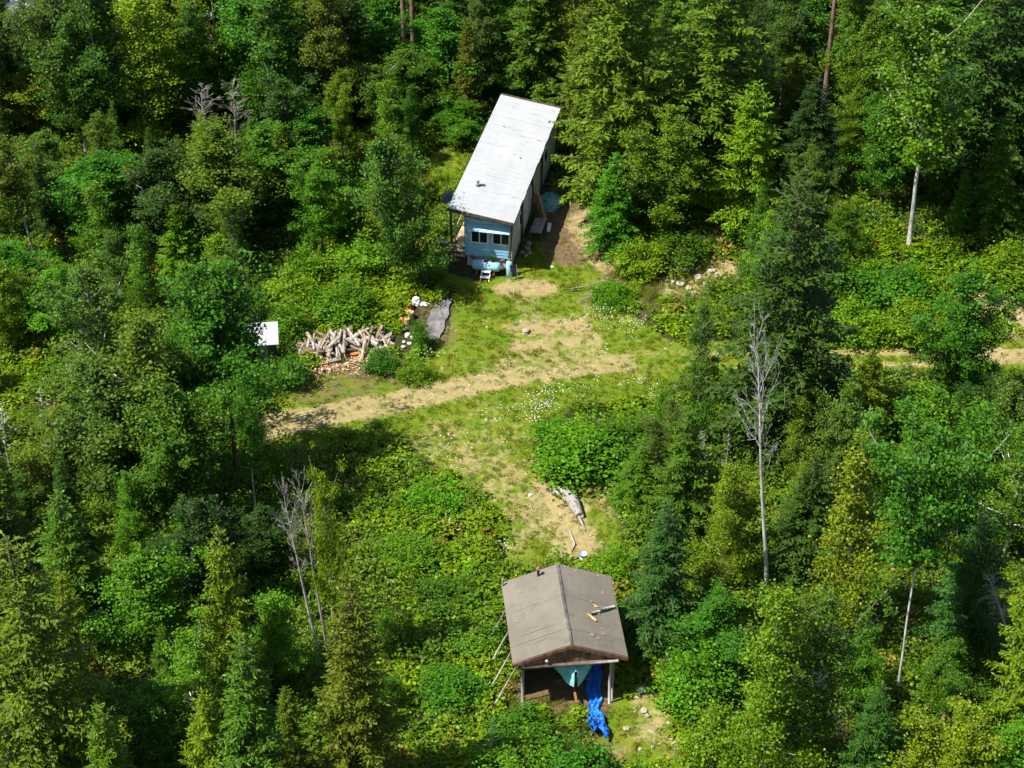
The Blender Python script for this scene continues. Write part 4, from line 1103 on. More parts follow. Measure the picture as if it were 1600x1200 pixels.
for i in range(3): PROTO['D%d' % i] = deadtree(180 + i, cb=(.3, .5, .2)[i], R=(1.6, 1.3, 1.8)[i])
PROTO['B4'] = broadleaf(126, cb=.42, peak=.42, nlimb=46, dens=1.3, rt=.15)
PROTO['A2'] = broadleaf(128, cb=.56, peak=.45, nlimb=34, dens=1.2, bark=M_BIRCH, rt=.075)
PROTO['D3'] = deadtree(190, cb=.5, R=2.4, n1=26, up=.65, twigs=5, rt=.17, bark=M_BIRCH)
PROTO['D5'] = deadtree(192, cb=.5, R=2.0, n1=26, up=.9, twigs=4)
PROTO['D6'] = deadtree(193, cb=.45, R=2.0, n1=24, up=.8, twigs=4)
PROTO['D4'] = deadtree(191, cb=.3, R=.8, n1=16, up=.6, rt=.08, twigs=2, bark=M_BIRCH)
# tall pole-like pine, its crown far up
def pine(seed, H=20.):
    r = np.random.default_rng(seed); p1, _, _ = conifer(seed, H=6., R=1.9, nwh=18, cb=.02, droop=.2)
    V = np.empty(len(p1['crown'].vertices) * 3, np.float32); p1['crown'].vertices.foreach_get('co', V); V = V.reshape(-1, 3); V[:, 2] += H - 6.; p1['crown'].vertices.foreach_set('co', V.ravel())
    g = G(); tl = trunk_line(r, H, .97, .006); g.tube([(p[0], p[1], p[2] - (.4 if i == 0 else 0)) for i, p in enumerate(tl)], list(.19 * (1 - .75 * np.linspace(0, 1, len(tl)))), 9)
    for i in range(16):
        z0 = H * r.uniform(.3, .75); a = r.uniform(0, 6.28); L = r.uniform(.2, .7); c_ = at_line(tl, z0)
        g.tube([tuple(c_), tuple(c_ + [math.cos(a) * L, math.sin(a) * L, r.uniform(-.1, .1)])], [.025, .008], 4, cap=False)
    p1['crown'].update()
    return {'trunk': g.mesh('trunk', [M_PINEBARK], True), 'crown': p1['crown']}, H, 3.8
PROTO['P0'] = pine(195)

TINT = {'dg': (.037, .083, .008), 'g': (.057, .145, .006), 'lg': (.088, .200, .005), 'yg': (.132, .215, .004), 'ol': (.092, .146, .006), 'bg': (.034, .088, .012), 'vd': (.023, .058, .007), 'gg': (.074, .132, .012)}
TREES = []
HEROES = []
CATS = {'B': 'tree', 'A': 'tree', 'N': 'tree', 'O': 'tree', 'U': 'bush', 'S': 'conifer', 'C': 'conifer', 'D': 'dead tree', 'P': 'conifer'}
NAMES = {'B': 'broadleaf_tree', 'A': 'aspen_tree', 'N': 'young_broadleaf_tree', 'O': 'birch_tree', 'U': 'bush', 'S': 'spruce_tree', 'C': 'cedar_tree', 'D': 'dead_tree', 'P': 'pine_tree'}
def plant(kind, base, h, w, tint, label, group=None, lean=(0, 0), rz=None):
    parts, H0, W0 = PROTO[kind]
    r = random.Random(len(TREES) * 7 + 1)
    o = thing(NAMES[kind[0]], label, CATS[kind[0]], tuple(float(v) for v in base), r.uniform(0, 6.28) if rz is None else rz, group)
    if lean != (0, 0):
        q = Vector((lean[0], lean[1], h)).normalized(); o.rotation_mode = 'QUATERNION'
        from mathutils import Quaternion
        o.rotation_quaternion = Vector((0, 0, 1)).rotation_difference(q) @ Quaternion((0, 0, 1), r.uniform(0, 6.28))
    o.scale = (w / W0, w / W0, h / H0)
    c = TINT[tint]; j = [r.uniform(.86, 1.16) for _ in range(2)]
    for n, me in parts.items():
        ch = bpy.data.objects.new(n, me); ch.parent = o; COL.objects.link(ch)
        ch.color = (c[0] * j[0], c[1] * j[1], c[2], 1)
    TREES.append((float(base[0]), float(base[1]), h, w))
    return o

def T(kind, bx, by, ty, wpx, tint, label, lean=0.0, group=None):
    """bx,by: foot in the photo; ty: height of its tip in the photo; wpx: crown width; lean: tip shift to the right in metres"""
    HEROES.append((bx, (by + ty) / 2 + (by - ty) * .3, label))
    p = P(bx, by); d = ray(bx, ty); k = p[1] / d[1]; h = CAM_H + k * d[2] - p[2]
    dep = p[1] * math.cos(PITCH) + (CAM_H - p[2] - h * .5) * math.sin(PITCH)
    plant(kind, p, h, wpx / FPX * dep * {'S': 1.3, 'C': 1.15}.get(kind[0], 1.08), tint, label, group, (lean, 0) if lean else (0, 0))

# ------------------------------------------------------------------ the trees one can tell apart (far to near)
# far left corner and the top edge, left of the trailer
T('S0', 18, 150, -60, 70, 'dg', 'dark spruce at the far left corner beside the pale water')
T('B0', 62, 205, 95, 90, 'yg', 'bright yellow-green tree below the pale water in the far left corner')
T('S1', 95, 140, -80, 80, 'dg', 'dark spruce just right of the pale water in the far left corner')
T('B1', 135, 250, 20, 95, 'g', 'leafy tree left of the thin white birch near the far left corner')
T('O0', 183, 235, -40, 90, 'g', 'thin white-stemmed birch near the far left corner, leaning left', -1.2)
T('N0', 235, 225, -30, 110, 'yg', 'tall yellow-green aspen with pale stem near the far left corner')
T('B3', 290, 180, -40, 100, 'yg', 'yellow-green tree at the top edge left of the bare birches')
T('D4', 300, 175, -20, 70, 'g', 'leftmost of the bare-topped pale birches at the top edge')
T('D4', 322, 180, -30, 70, 'g', 'middle one of the bare-topped pale birches at the top edge')
T('D4', 345, 165, -20, 70, 'g', 'rightmost of the bare-topped pale birches at the top edge')
T('B2', 335, 185, 60, 90, 'lg', 'fresh green tree below the bare-topped birches at the top edge')
T('B0', 395, 190, -40, 110, 'g', 'rounded green tree at the top edge right of the bare birches')
T('D0', 325, 250, 130, 80, 'g', 'grey leafless tree, left one of the upper pair in the left forest')
T('D2', 372, 245, 122, 75, 'g', 'grey leafless tree, right one of the upper pair in the left forest')
T('B1', 440, 215, -60, 120, 'g', 'large green tree with a dark trunk at the top edge')
T('A1', 500, 165, -40, 100, 'lg', 'green tree with short pale stem showing, left of the dark top-edge spruce')
T('S2', 553, 185, -20, 110, 'dg', 'dark spruce at the top edge left of the two bare pine poles')
T('C0', 600, 165, -30, 90, 'g', 'drooping cedar at the top edge just left of the pine poles')
T('P0', 632, 95, -260, 90, 'dg', 'brown bare pine pole at the top edge, left of the pair')
T('P0', 647, 105, -270, 90, 'dg', 'pale bare pine pole at the top edge, right of the pair')
T('B2', 690, 165, 10, 110, 'g', 'dense green tree behind the trailer, right of the pine poles')
T('C1', 765, 120, -60, 120, 'g', 'drooping cedar directly behind the far end of the white roof')
T('S0', 720, 130, -50, 110, 'dg', 'dark spruce behind the trailer, left of the drooping cedar')
T('C2', 838, 165, -70, 130, 'g', 'deep green cedar behind the far right corner of the white roof')
T('B0', 715, 222, 160, 90, 'g', 'low leafy tree beside the far left edge of the white roof')
T('B3', 640, 200, 75, 110, 'g', 'green tree left of the small lawn behind the trailer')
T('A0', 592, 225, 100, 80, 'g', 'green tree with thin pale stems left of the alder by the trailer')
# top edge, right of the trailer
T('C0', 965, 305, -90, 190, 'ol', 'huge olive cedar right of the white roof')
T('C1', 915, 215, 10, 110, 'ol', 'olive cedar squeezed between the white roof and the huge cedar')
T('S3', 1108, 270, -110, 185, 'ol', 'broad olive spruce with layered boughs at the top edge')
T('B1', 1042, 365, 165, 95, 'lg', 'fresh green alder with thin pale stem before the huge olive cedar')
T('S1', 958, 385, 240, 82, 'g', 'young rich green spruce at the edge of the dirt bank')
T('C2', 1165, 355, 125, 120, 'yg', 'bright yellow-green cedar column behind the big dark spruce')
T('B0', 1210, 170, -40, 90, 'dg', 'dark leafy tree at the top edge with a mottled stem')
T('A1', 1216, 190, 10, 60, 'g', 'slim birch with mottled pale trunk at the top edge right of the layered spruce')
T('P0', 1284, 200, -200, 95, 'dg', 'tall bare pine pole at the top edge right of centre')
T('B2', 1255, 160, -20, 90, 'g', 'green tree at the top edge just left of the tall pine pole')
T('C1', 1325, 180, -60, 85, 'g', 'green cedar at the top edge just right of the tall pine pole')
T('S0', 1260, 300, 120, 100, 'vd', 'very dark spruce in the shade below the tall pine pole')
T('A0', 1420, 388, 5, 165, 'lg', 'big leafy cottonwood with a thick pale trunk above the bright bushes')
T('B3', 1375, 330, 150, 90, 'g', 'leafy tree pressed against the left side of the big cottonwood')
T('S3', 1520, 300, -90, 190, 'dg', 'broad dark spruce with sunlit bough tips in the far right corner')
T('S1', 1600, 290, -40, 130, 'dg', 'dark spruce at the right edge near the top')
T('B0', 1595, 260, 95, 90, 'lg', 'bright leafy tree at the right edge near the top')
T('S2', 1470, 180, -80, 110, 'g', 'spruce at the top edge behind the big cottonwood')
T('B1', 1390, 130, -60, 110, 'g', 'leafy tree at the top edge left of the big cottonwood crown')
T('N1', 1312, 395, 320, 60, 'g', 'young leafy tree at the shaded top of the bright bushes')
# left forest, middle band
T('B2', 85, 345, 205, 100, 'gg', 'grey-green tree in the upper left forest above the white leaning stem')
T('A1', 58, 412, 215, 90, 'ol', 'tree with a white leaning stem near the left edge', -1.0)
T('B3', 170, 395, 235, 120, 'g', 'broad ragged green tree in the upper left forest')
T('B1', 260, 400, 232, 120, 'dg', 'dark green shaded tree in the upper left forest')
T('B0', 352, 395, 185, 140, 'ol', 'large olive rounded tree in the upper left forest')
T('C0', 285, 440, 320, 75, 'lg', 'young bright cedar below the dark green shaded tree')
T('B2', 425, 355, 195, 110, 'g', 'mid green tree left of the dark gap in the left forest')
T('A0', 455, 300, 120, 100, 'dg', 'tall dark-trunked tree above the dark gap in the left forest')
T('N1', 520, 358, 235, 95, 'lg', 'fresh green maple left of the alder by the trailer')
T('B0', 668, 446, 190, 108, 'gg', 'leaning alder with pale stem just left of the trailer front', -3.0)
T('B3', 480, 300, 160, 95, 'g', 'green tree behind the fresh green maple')
T('B1', 30, 500, 380, 110, 'g', 'broad green tree at the left edge level with the trailer front')
T('B2', 95, 520, 420, 100, 'lg', 'light green tree near the left edge above the grey-green aspen')
T('O1', 165, 640, 405, 140, 'gg', 'grey-green open aspen in the middle of the left forest')
T('B4', 372, 752, 395, 150, 'g', 'tall green tree with dark twin trunk left of the gravel drive')
T('B4', 343, 748, 430, 90, 'g', 'slimmer dark-trunked tree left of the drive beside the tall twin trunk')
T('O0', 245, 790, 500, 185, 'ol', 'largest sunlit olive tree in the left forest')
T('B1', 185, 800, 560, 150, 'gg', 'grey-green leafy tree left of the largest olive tree')
T('B3', 290, 850, 600, 130, 'g', 'green tree in front of the largest olive tree')
T('A1', 402, 830, 590, 62, 'g', 'slender tree with pale stem before the small shed')
T('B2', 110, 760, 640, 120, 'ol', 'olive bushy tree near the left edge below the aspen')
T('D4', 8, 735, 600, 45, 'g', 'leftmost thin leafless stem at the left edge')
T('D4', 20, 745, 610, 50, 'g', 'second thin leafless stem at the left edge')
T('D4', 75, 690, 605, 40, 'g', 'thin leafless stem standing apart near the left edge')
T('S1', 8, 960, 720, 130, 'dg', 'dark spruce cut by the left edge')
# left foreground
T('S0', 128, 1010, 770, 120, 'g', 'green spruce behind the huge hemlock in the left foreground')
T('S3', 95, 1290, 840, 215, 'ol', 'huge olive hemlock in the left foreground')
T('B0', 250, 1050, 850, 130, 'lg', 'bright leafy tree between hemlock and yellow cedar in the left foreground')
T('C0', 372, 1125, 825, 105, 'yg', 'yellow-green cedar with narrow crown in the left foreground')
T('S1', 410, 1300, 990, 130, 'g', 'drooping green hemlock at the bottom edge left of the olive spruce')
T('S2', 565, 1255, 895, 130, 'ol', 'olive spruce standing alone at the bottom edge left of the shelter')
T('A0', 526, 1052, 733, 62, 'yg', 'slim yellow-green aspen with bare lower stem beside the leafless trees')
T('D5', 514, 1035, 738, 80, 'g', 'leafless grey tree, right one of the pair beside the slim aspen', -.8)
T('D6', 500, 1030, 752, 80, 'g', 'leafless grey tree, left one of the pair beside the slim aspen', -1.1)
T('N0', 440, 1075, 920, 80, 'lg', 'light green young tree right of the yellow cedar')
T('N1', 428, 1085, 960, 45, 'yg', 'small yellowish young tree right of the yellow cedar')
T('O1', 312, 1180, 985, 110, 'lg', 'open birch with crooked white stem left of the yellow cedar')
T('D4', 312, 1178, 1010, 40, 'g', 'bare crooked white stem left of the yellow cedar')
T('C1', 340, 1290, 1080, 95, 'yg', 'yellow cedar at the bottom edge left of the drooping hemlock')
T('B3', 255, 1240, 1060, 110, 'g', 'green leafy tree at the bottom edge right of the huge hemlock')
T('S0', 190, 1330, 1100, 100, 'ol', 'olive conifer at the bottom edge between hemlock and leafy tree')
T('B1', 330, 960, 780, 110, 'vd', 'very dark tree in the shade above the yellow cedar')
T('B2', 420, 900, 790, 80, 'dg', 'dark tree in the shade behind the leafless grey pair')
# right forest
T('S3', 1212, 700, 275, 205, 'dg', 'big dark spruce with drooping boughs in front of the right-hand track')
T('O1', 1090, 645, 465, 65, 'gg', 'sparse grey-green birch left of the big dark spruce')
T('D3', 1198, 930, 505, 105, 'g', 'tall leafless white birch before the big dark spruce', -1.4)
T('S1', 1030, 1015, 785, 112, 'bg', 'bluish young spruce just right of the shelter')
T('C0', 1062, 835, 640, 110, 'g', 'green cedar above the bluish young spruce')
T('S2', 1000, 790, 700, 80, 'g', 'small green conifer at the left tip of the right forest')
T('N0', 1128, 925, 715, 72, 'yg', 'narrow yellow-green maple between bluish spruce and leafless white birch')
T('N1', 1312, 990, 685, 112, 'yg', 'pointed yellow-green cottonwood in the middle of the right forest')
T('A2', 1402, 1085, 665, 150, 'g', 'tall aspen with long pale trunk in the right forest')
T('S0', 1255, 900, 720, 110, 'dg', 'dark spruce between white birch and pointed yellow cottonwood')
T('C1', 1345, 720, 545, 75, 'yg', 'light-tipped cedar right of the big dark spruce')
T('S1', 1300, 690, 560, 90, 'dg', 'dark spruce at the lower right of the big dark spruce')
T('B0', 1492, 650, 405, 105, 'g', 'tall rounded alder beside the right-hand track')
T('B2', 1548, 700, 582, 85, 'dg', 'dark green tree right of the tall rounded alder')
T('B3', 1440, 790, 610, 120, 'lg', 'light green tree below the tall rounded alder')
T('O0', 1565, 880, 650, 120, 'ol', 'olive twiggy tree at the right edge below the track')
T('S3', 1502, 1020, 800, 115, 'bg', 'blue-green hemlock in the right foreground')
T('C2', 1578, 1170, 850, 125, 'yg', 'yellow cedar cut by the right edge in the foreground')
T('D1', 1600, 1060, 880, 60, 'g', 'dead white tree leaning left at the right edge', -2.6)
T('O1', 1260, 1215, 915, 140, 'g', 'birch with speckled trunk right of the shelter foreground')
T('N0', 1190, 1245, 900, 110, 'yg', 'thin-stemmed yellow-green larch right of the shelter foreground')
T('S1', 1350, 1260, 1070, 100, 'dg', 'dark small hemlock at the bottom edge right of the birch')
T('B1', 1480, 1290, 1100, 120, 'yg', 'yellow-green leafy tree at the bottom right edge')
T('B0', 1570, 1300, 1120, 120, 'lg', 'light green leafy tree in the bottom right corner')
T('B2', 1472, 1120, 1000, 85, 'g', 'rounded green tree left of the yellow right-edge cedar')
T('B3', 1335, 1115, 1000, 75, 'lg', 'leafy tree left of the long pale aspen trunk')
T('B1', 1110, 1060, 935, 110, 'g', 'bushy green tree between bluish spruce and thin-stemmed larch')
T('D4', 768, 1200, 1125, 30, 'g', 'small bare sapling in the weeds at the bottom edge')
T('D4', 1042, 700, 640, 25, 'g', 'thin pale bare stem at the left tip of the right forest')
T('D4', 1105, 740, 670, 25, 'g', 'thin bare stem above the narrow yellow-green maple', -.5)
T('D4', 1130, 790, 668, 25, 'g', 'taller thin bare stem beside the narrow yellow-green maple')
# bushes one can tell apart
for kind, x, y, ty, w, tint, label in (
    ('U0', 1000, 425, 382, 70, 'yg', 'bright yellow-green bush at the foot of the young rich green spruce'),
    ('U1', 1065, 405, 368, 70, 'g', 'green bush left of the bare boulder bank'),
    ('U2', 955, 472, 448, 60, 'lg', 'light green bush on the bank below the young spruce'),
    ('U1', 905, 735, 682, 130, 'lg', 'rounded bright bush mound right of the daisies'),
    ('U0', 980, 715, 665, 100, 'g', 'green bush joining the bright mound to the right forest'),
    ('U2', 870, 695, 665, 70, 'lg', 'small bright bush at the left end of the bush mound'),
    ('U0', 659, 545, 500, 26, 'g', 'green bush between stone row and grey tarp'),
    ('U1', 598, 578, 552, 50, 'g', 'low green bush at the right front of the firewood'),
    ('U2', 650, 592, 568, 50, 'lg', 'low bright bush in the grass right of the firewood'),
    ('U0', 448, 600, 556, 60, 'g', 'green bush below the small shed'),
    ('U1', 450, 530, 480, 60, 'lg', 'bright bush right of the small shed roof'),
    ('U2', 480, 440, 385, 60, 'yg', 'yellow-green bush at the top of the bright thicket'),
    ('U0', 560, 430, 375, 80, 'yg', 'yellow-green bush in the bright thicket left of the leaning alder'),
    ('U1', 540, 500, 455, 90, 'lg', 'light green bush behind the firewood heap'),
    ('U2', 455, 470, 420, 70, 'yg', 'yellow bush at the left side of the bright thicket'),
    ('U1', 1300, 470, 400, 100, 'g', 'green bush at the left of the right-hand bright thicket'),
    ('U0', 1390, 480, 420, 110, 'g', 'dark green bush below the pale cottonwood trunk'),
    ('U2', 1330, 525, 475, 90, 'yg', 'yellow bush low in the right-hand bright thicket'),
    ('U0', 1430, 530, 475, 90, 'yg', 'yellow-green bush left of the rounded trackside alder'),
    ('U1', 1570, 455, 400, 90, 'yg', 'yellow-green bush above the gravel bank at the right edge'),
    ('U2', 1550, 612, 580, 70, 'lg', 'light green bush right of the trackside alder foot'),
    ('U0', 680, 790, 765, 80, 'lg', 'bright bush below the dark tree shadow on the clearing'),
    ('U1', 640, 880, 852, 90, 'lg', 'bright bush in the thicket below the clearing'),
    ('U2', 700, 940, 912, 90, 'g', 'green bush left of the brown shelter roof'),
    ('U0', 745, 1010, 980, 80, 'lg', 'bright bush at the left props of the shelter'),
    ('U1', 700, 1090, 1058, 90, 'g', 'green bush below and left of the shelter'),
    ('U2', 815, 1150, 1120, 90, 'g', 'green bush in front of the shelter left post'),
    ('U0', 800, 1215, 1170, 110, 'lg', 'bright bush at the bottom edge left of the blue tarp'),
    ('U1', 1085, 1110, 1035, 110, 'lg', 'light green bush right of the white boulder'),
    ('U2', 1120, 1190, 1110, 100, 'yg', 'yellow-green bush at the bottom edge left of the larch'),
    ('U0', 905, 1215, 1165, 90, 'g', 'green bush at the bottom edge below the blue tarp'),
    ('U1', 960, 905, 870, 60, 'yg', 'yellow-green bush behind the right corner of the shelter roof'),
    ('U2', 620, 1010, 950, 60, 'lg', 'bright bush right of the olive spruce'),
    ('U2', 835, 345, 320, 26, 'yg', 'small bright bush at the edge of the trailer shade'),
    ('U0', 690, 305, 270, 50, 'yg', 'bright bush on the small lawn behind the trailer')):
    T(kind, x, y, ty, w, tint, label)

# ------------------------------------------------------------------ forest between them
KEEP = [OPEN_PX,
        [(680, 320), (780, 140), (880, 170), (880, 300), (800, 440), (690, 425)],                                   # trailer
        [(425, 470), (480, 395), (570, 395), (690, 430), (700, 540), (640, 590), (430, 600), (430, 545), (375, 545), (375, 505)],        # bright thicket, firewood, shed
        [(480, 690), (700, 690), (780, 800), (790, 900), (785, 1030), (800, 1110), (960, 1120), (985, 1040), (990, 890), (960, 850), (1060, 1060), (1060, 1200), (620, 1200), (640, 960), (560, 860), (560, 745), (480, 720)],
        [(840, 640), (1030, 620), (1000, 720), (960, 760), (850, 760)],
        [(900, 310), (960, 400), (1130, 380), (1140, 470), (1050, 540), (900, 480)],
        [(1245, 350), (1470, 380), (1600, 390), (1600, 570), (1280, 570), (1240, 470)],
        [(0, 590), (110, 590), (110, 640), (0, 640)], [(1385, 790), (1418, 790), (1418, 1085), (1385, 1085)], [(330, 620), (385, 620), (385, 750), (330, 750)], [(1310, 920), (1340, 920), (1340, 985), (1310, 985)], [(1165, 640), (1205, 640), (1215, 925), (1180, 925)], [(1180, 1040), (1196, 1040), (1196, 1200), (1180, 1200)],
        [(470, 840), (560, 840), (560, 1040), (470, 1040)], [(665, 220), (760, 190), (700, 330), (660, 330)]]
FOREST = [('left of the trailer', 'upper left forest', lambda x, y: x < 720 and y < 420),
          ('right of the trailer', 'upper right forest', lambda x, y: x >= 720 and y < 420),
          ('left of the drive', 'left forest beside the drive', lambda x, y: x < 720 and y < 850),
          ('left foreground', 'lower left forest', lambda x, y: x < 720),
          ('right middle', 'right forest below the track', lambda x, y: y < 850),
          ('right foreground', 'lower right forest', lambda x, y: True)]
fr_ = random.Random(11)
TWORD = {'dg': 'dark', 'g': 'green', 'lg': 'light-green', 'yg': 'yellowish', 'ol': 'olive', 'gg': 'grey-green', 'bg': 'bluish', 'vd': 'blackish'}
USED = set()
cand = 0; nfill = 0
def px_ok(px, py):
    return not any(inside(np.array(k), np.array([px]), np.array([py]))[0] for k in KEEP)
HX = np.array([bx0, bx1])
while cand < 5200 and nfill < 250:
    cand += 1
    y = fr_.uniform(40, 150); x = fr_.uniform(-1, 1) * (.29 * y + 9)
    if abs(fields(np.array([x]), np.array([y]))[0][0]) > .1: continue
    if inside(LAKE_W, np.array([x]), np.array([y]))[0]: continue
    lx = (x - HOME[0]) * ax[1] - (y - HOME[1]) * ax[0]; ly = (x - HOME[0]) * ax[0] + (y - HOME[1]) * ax[1]
    if -2.2 < lx < RW + 2.2 and -3 < ly < RL + 1.5: continue
    lx = (x - CP[0]) * cax[1] - (y - CP[1]) * cax[0]; ly = (x - CP[0]) * cax[0] + (y - CP[1]) * cax[1]
    if -4 < lx < 3.6 and -4 < ly < CL + 1: continue
    if math.hypot(x - sh_p[0], y - sh_p[1]) < 2.2: continue
    if any(math.hypot(x - a, y - b_) < (1.5 if h_ < 4 else 2.15) for a, b_, h_, w_ in TREES): continue
    z = ground_z(x, y); px, py = proj(np.array([x, y, z])); px, py = float(px), float(py)
    h = fr_.uniform(7.5, 14) if py < 230 else (fr_.uniform(4.2, 8.0) if py < 800 else fr_.uniform(3.6, 6.2))
    if not (-130 < px < 1730 and py > 0 and py < 1420): continue
    if 330 < px < 580 and 700 < py < 1080: h = min(h, 3.4)
    w = h * fr_.uniform(.3, .42)
    ok = False
    for _ in range(5):
        sc_ = FPX / (y * .83 + 30)
        hp = [proj(np.array([x + sx * w * .5, y, z + h * q])) for sx, q in ((0, 1), (-.35, .8), (.35, .8), (-1, .4), (1, .4), (-.8, .1), (.8, .1), (0, .5))]
        if all(px_ok(float(a), float(b_)) for a, b_ in hp): ok = True; break
        h *= .72; w *= .8
    if not ok or h < 2.0: continue
    zone = next(zn for zn in FOREST if zn[2](px, py))
    u = fr_.random()
    if 'foreground' in zone[0] and fr_.random() < .55 and h > 3.6 and not 600 < px < 1130:
        kind = fr_.choice(['S0', 'S1', 'S2', 'C0', 'C1']); h *= 1.25; w = h * .36
    elif h < 3.6: kind = 'U%d' % fr_.randrange(3)
    elif 'right' in zone[0] and py < 420: kind = fr_.choice(['S0', 'S1', 'S2', 'C0', 'C1', 'B0', 'B2'])
    elif 'foreground' in zone[0]: kind = fr_.choice(['S0', 'S2', 'C0', 'B0', 'B1', 'B2', 'N0', 'C2'])
    elif zone[0] == 'right middle': kind = fr_.choice(['S1', 'C1', 'B0', 'B1', 'N1', 'B3', 'O0'])
    else: kind = fr_.choice(['B0', 'B1', 'B2', 'B3', 'N0', 'N1', 'N0', 'O1', 'S0', 'C0', 'S1', 'C1'])
    tint = fr_.choice({'S': ['dg', 'g', 'ol', 'dg'], 'C': ['g', 'yg', 'ol', 'g'], 'U': ['g', 'lg', 'dg']}.get(kind[0], ['g', 'lg', 'lg', 'ol', 'yg', 'gg']))
    noun = 'bush' if h < 3.6 else ('cedar' if kind[0] == 'C' else ('spruce' if kind[0] == 'S' else 'leafy tree'))
    gp = {'bush': 'undergrowth bushes', 'leafy tree': 'smaller leafy trees'}.get(noun, 'smaller conifers') + ' in the ' + zone[1]
    tp_ = [float(v) for v in proj(np.array([x, y, z + h]))]
    if not (-15 < tp_[0] < 1615 and tp_[1] < 1205 and py > 5):
        lb = 'tree standing just outside the view beyond the ' + ('left' if px < 0 else 'right' if px > 1600 else 'top' if py < 300 else 'bottom') + ' edge'; gp = 'trees just outside the view'
    else:
        size = 'small' if h < 5 else ('slim' if w / h < .39 else 'bushy'); lb = None
        for hx, hy, hl in sorted(HEROES, key=lambda q: math.hypot(q[0] - px, (q[1] - py) * 1.4)):
            if len(hl.split()) > 10: continue
            dr = ('left of' if px < hx else 'right of') if abs(px - hx) > 1.2 * abs(py - hy) else ('behind' if py < hy else 'in front of')
            lb = '%s %s %s %s the %s' % (size, TWORD[tint], noun, dr, hl)
            if lb not in USED and len(lb.split()) <= 16: break
        USED.add(lb)
    plant(kind, (x, y, z), h, w, tint, lb, gp); nfill += 1

# ------------------------------------------------------------------ uncountable cover: shrubs, ferns, grass, flowers, chips
def cover_proto(kind, seed):
    r = np.random.default_rng(seed); kk = K()
    if kind == 'shrub':                                          # broad flat leaves on a low dome
        n = 135; a = r.uniform(0, 6.28, n); q = np.sqrt(r.uniform(0, 1, n)) * .55
        zz = .12 + .5 * (1 - (q / .6) ** 2) * r.uniform(.3, 1.15, n); p = np.stack([q * np.cos(a), q * np.sin(a), zz], 1)
        nn = np.array([0, 0, 1.]) + .5 * rand_dirs(r, n); sz = r.uniform(.06, .18, n)
        kk.add(p, np.cross(nn, rand_dirs(r, n)), nn, sz * 1.1, sz)
        mt = M_SHRUB
    elif kind == 'under':
        n = 90; a = r.uniform(0, 6.28, n); q = np.sqrt(r.uniform(0, 1, n)) * .5; p = np.stack([q * np.cos(a), q * np.sin(a), r.uniform(.1, .8, n) * (1 - .5 * q)], 1)
        nn = np.array([0, 0, 1.]) + .7 * rand_dirs(r, n); sz = r.uniform(.08, .15, n); kk.add(p, np.cross(nn, rand_dirs(r, n)), nn, sz * 1.2, sz * .8); mt = M_SHADE
    elif kind == 'fern':
        for i in range(8):
            a = i * .785 + r.normal(0, .2); L = r.uniform(.5, .8); s_ = np.linspace(.15, 1, 11); m_ = 11
            c_ = np.stack([math.cos(a) * L * s_ * .85, math.sin(a) * L * s_ * .85, L * (1.0 * s_ - .75 * s_ ** 2) + .05], 1); lat = np.array([-math.sin(a), math.cos(a), 0])
            for sd_ in (-1, 1):
                dd_ = lat * sd_ + np.array([math.cos(a), math.sin(a), -.15]) * .5 + .12 * r.standard_normal((m_, 3))
                ll = .24 * (1 - s_) ** .7 * np.minimum(1, s_ * 3) + .03; kk.add(c_, dd_, np.tile([0, 0, 1.], (m_, 1)) + .2 * r.standard_normal((m_, 3)), ll, np.full(m_, .075))
        mt = M_FERN
    elif kind in ('grass', 'tall'):
        n = 26 if kind == 'grass' else 34; a = r.uniform(0, 6.28, n); q = np.sqrt(r.uniform(0, 1, n)) * (.16 if kind == 'grass' else .2); p = np.stack([q * np.cos(a), q * np.sin(a), np.zeros(n) - .02], 1)
        dd_ = np.stack([np.cos(a) * .6, np.sin(a) * .6, np.full(n, 1.)], 1) + .35 * r.standard_normal((n, 3)); dd_[:, 2] = np.abs(dd_[:, 2]) + .2
        ll = r.uniform(.1, .22, n) if kind == 'grass' else r.uniform(.3, .6, n); kk.add(p, dd_, rand_dirs(r, n), ll, np.full(n, .03)); mt = M_GRASS
    elif kind == 'flower':
        n = 5; a = r.uniform(0, 6.28, n); q = r.uniform(0, .3, n); c_ = np.stack([q * np.cos(a), q * np.sin(a), r.uniform(.3, .45, n)], 1)
        for i in range(n):
            for j in range(4):
                t = j * math.pi / 2 + r.uniform(0, 1); d = np.array([[math.cos(t), math.sin(t), .12]]); kk.add(c_[i:i + 1] - d * .005, d, np.array([[0, 0, 1.]]) + .2 * rand_dirs(r, 1), np.array([.036]), np.array([.03]))
        mt = M_PETAL
    elif kind == 'chip':
        n = 8; p = np.stack([r.uniform(-.2, .2, n), r.uniform(-.2, .2, n), r.uniform(.01, .1, n)], 1); kk.add(p, rand_dirs(r, n) * [1, 1, .2], np.array([0, 0, 1.]) + .4 * rand_dirs(r, n), r.uniform(.08, .28, n), r.uniform(.04, .1, n)); mt = M_CHIP
    elif kind == 'pebble':
        n = 6; p = np.stack([r.uniform(-.2, .2, n), r.uniform(-.2, .2, n), r.uniform(.01, .03, n)], 1); kk.add(p, rand_dirs(r, n) * [1, 1, .2], np.array([0, 0, 1.]) + .5 * rand_dirs(r, n), r.uniform(.03, .09, n), r.uniform(.03, .07, n)); mt = M_ROCK
    me = kk.mesh(kind, mt)
    return bpy.data.objects.new('cover_' + kind, me)

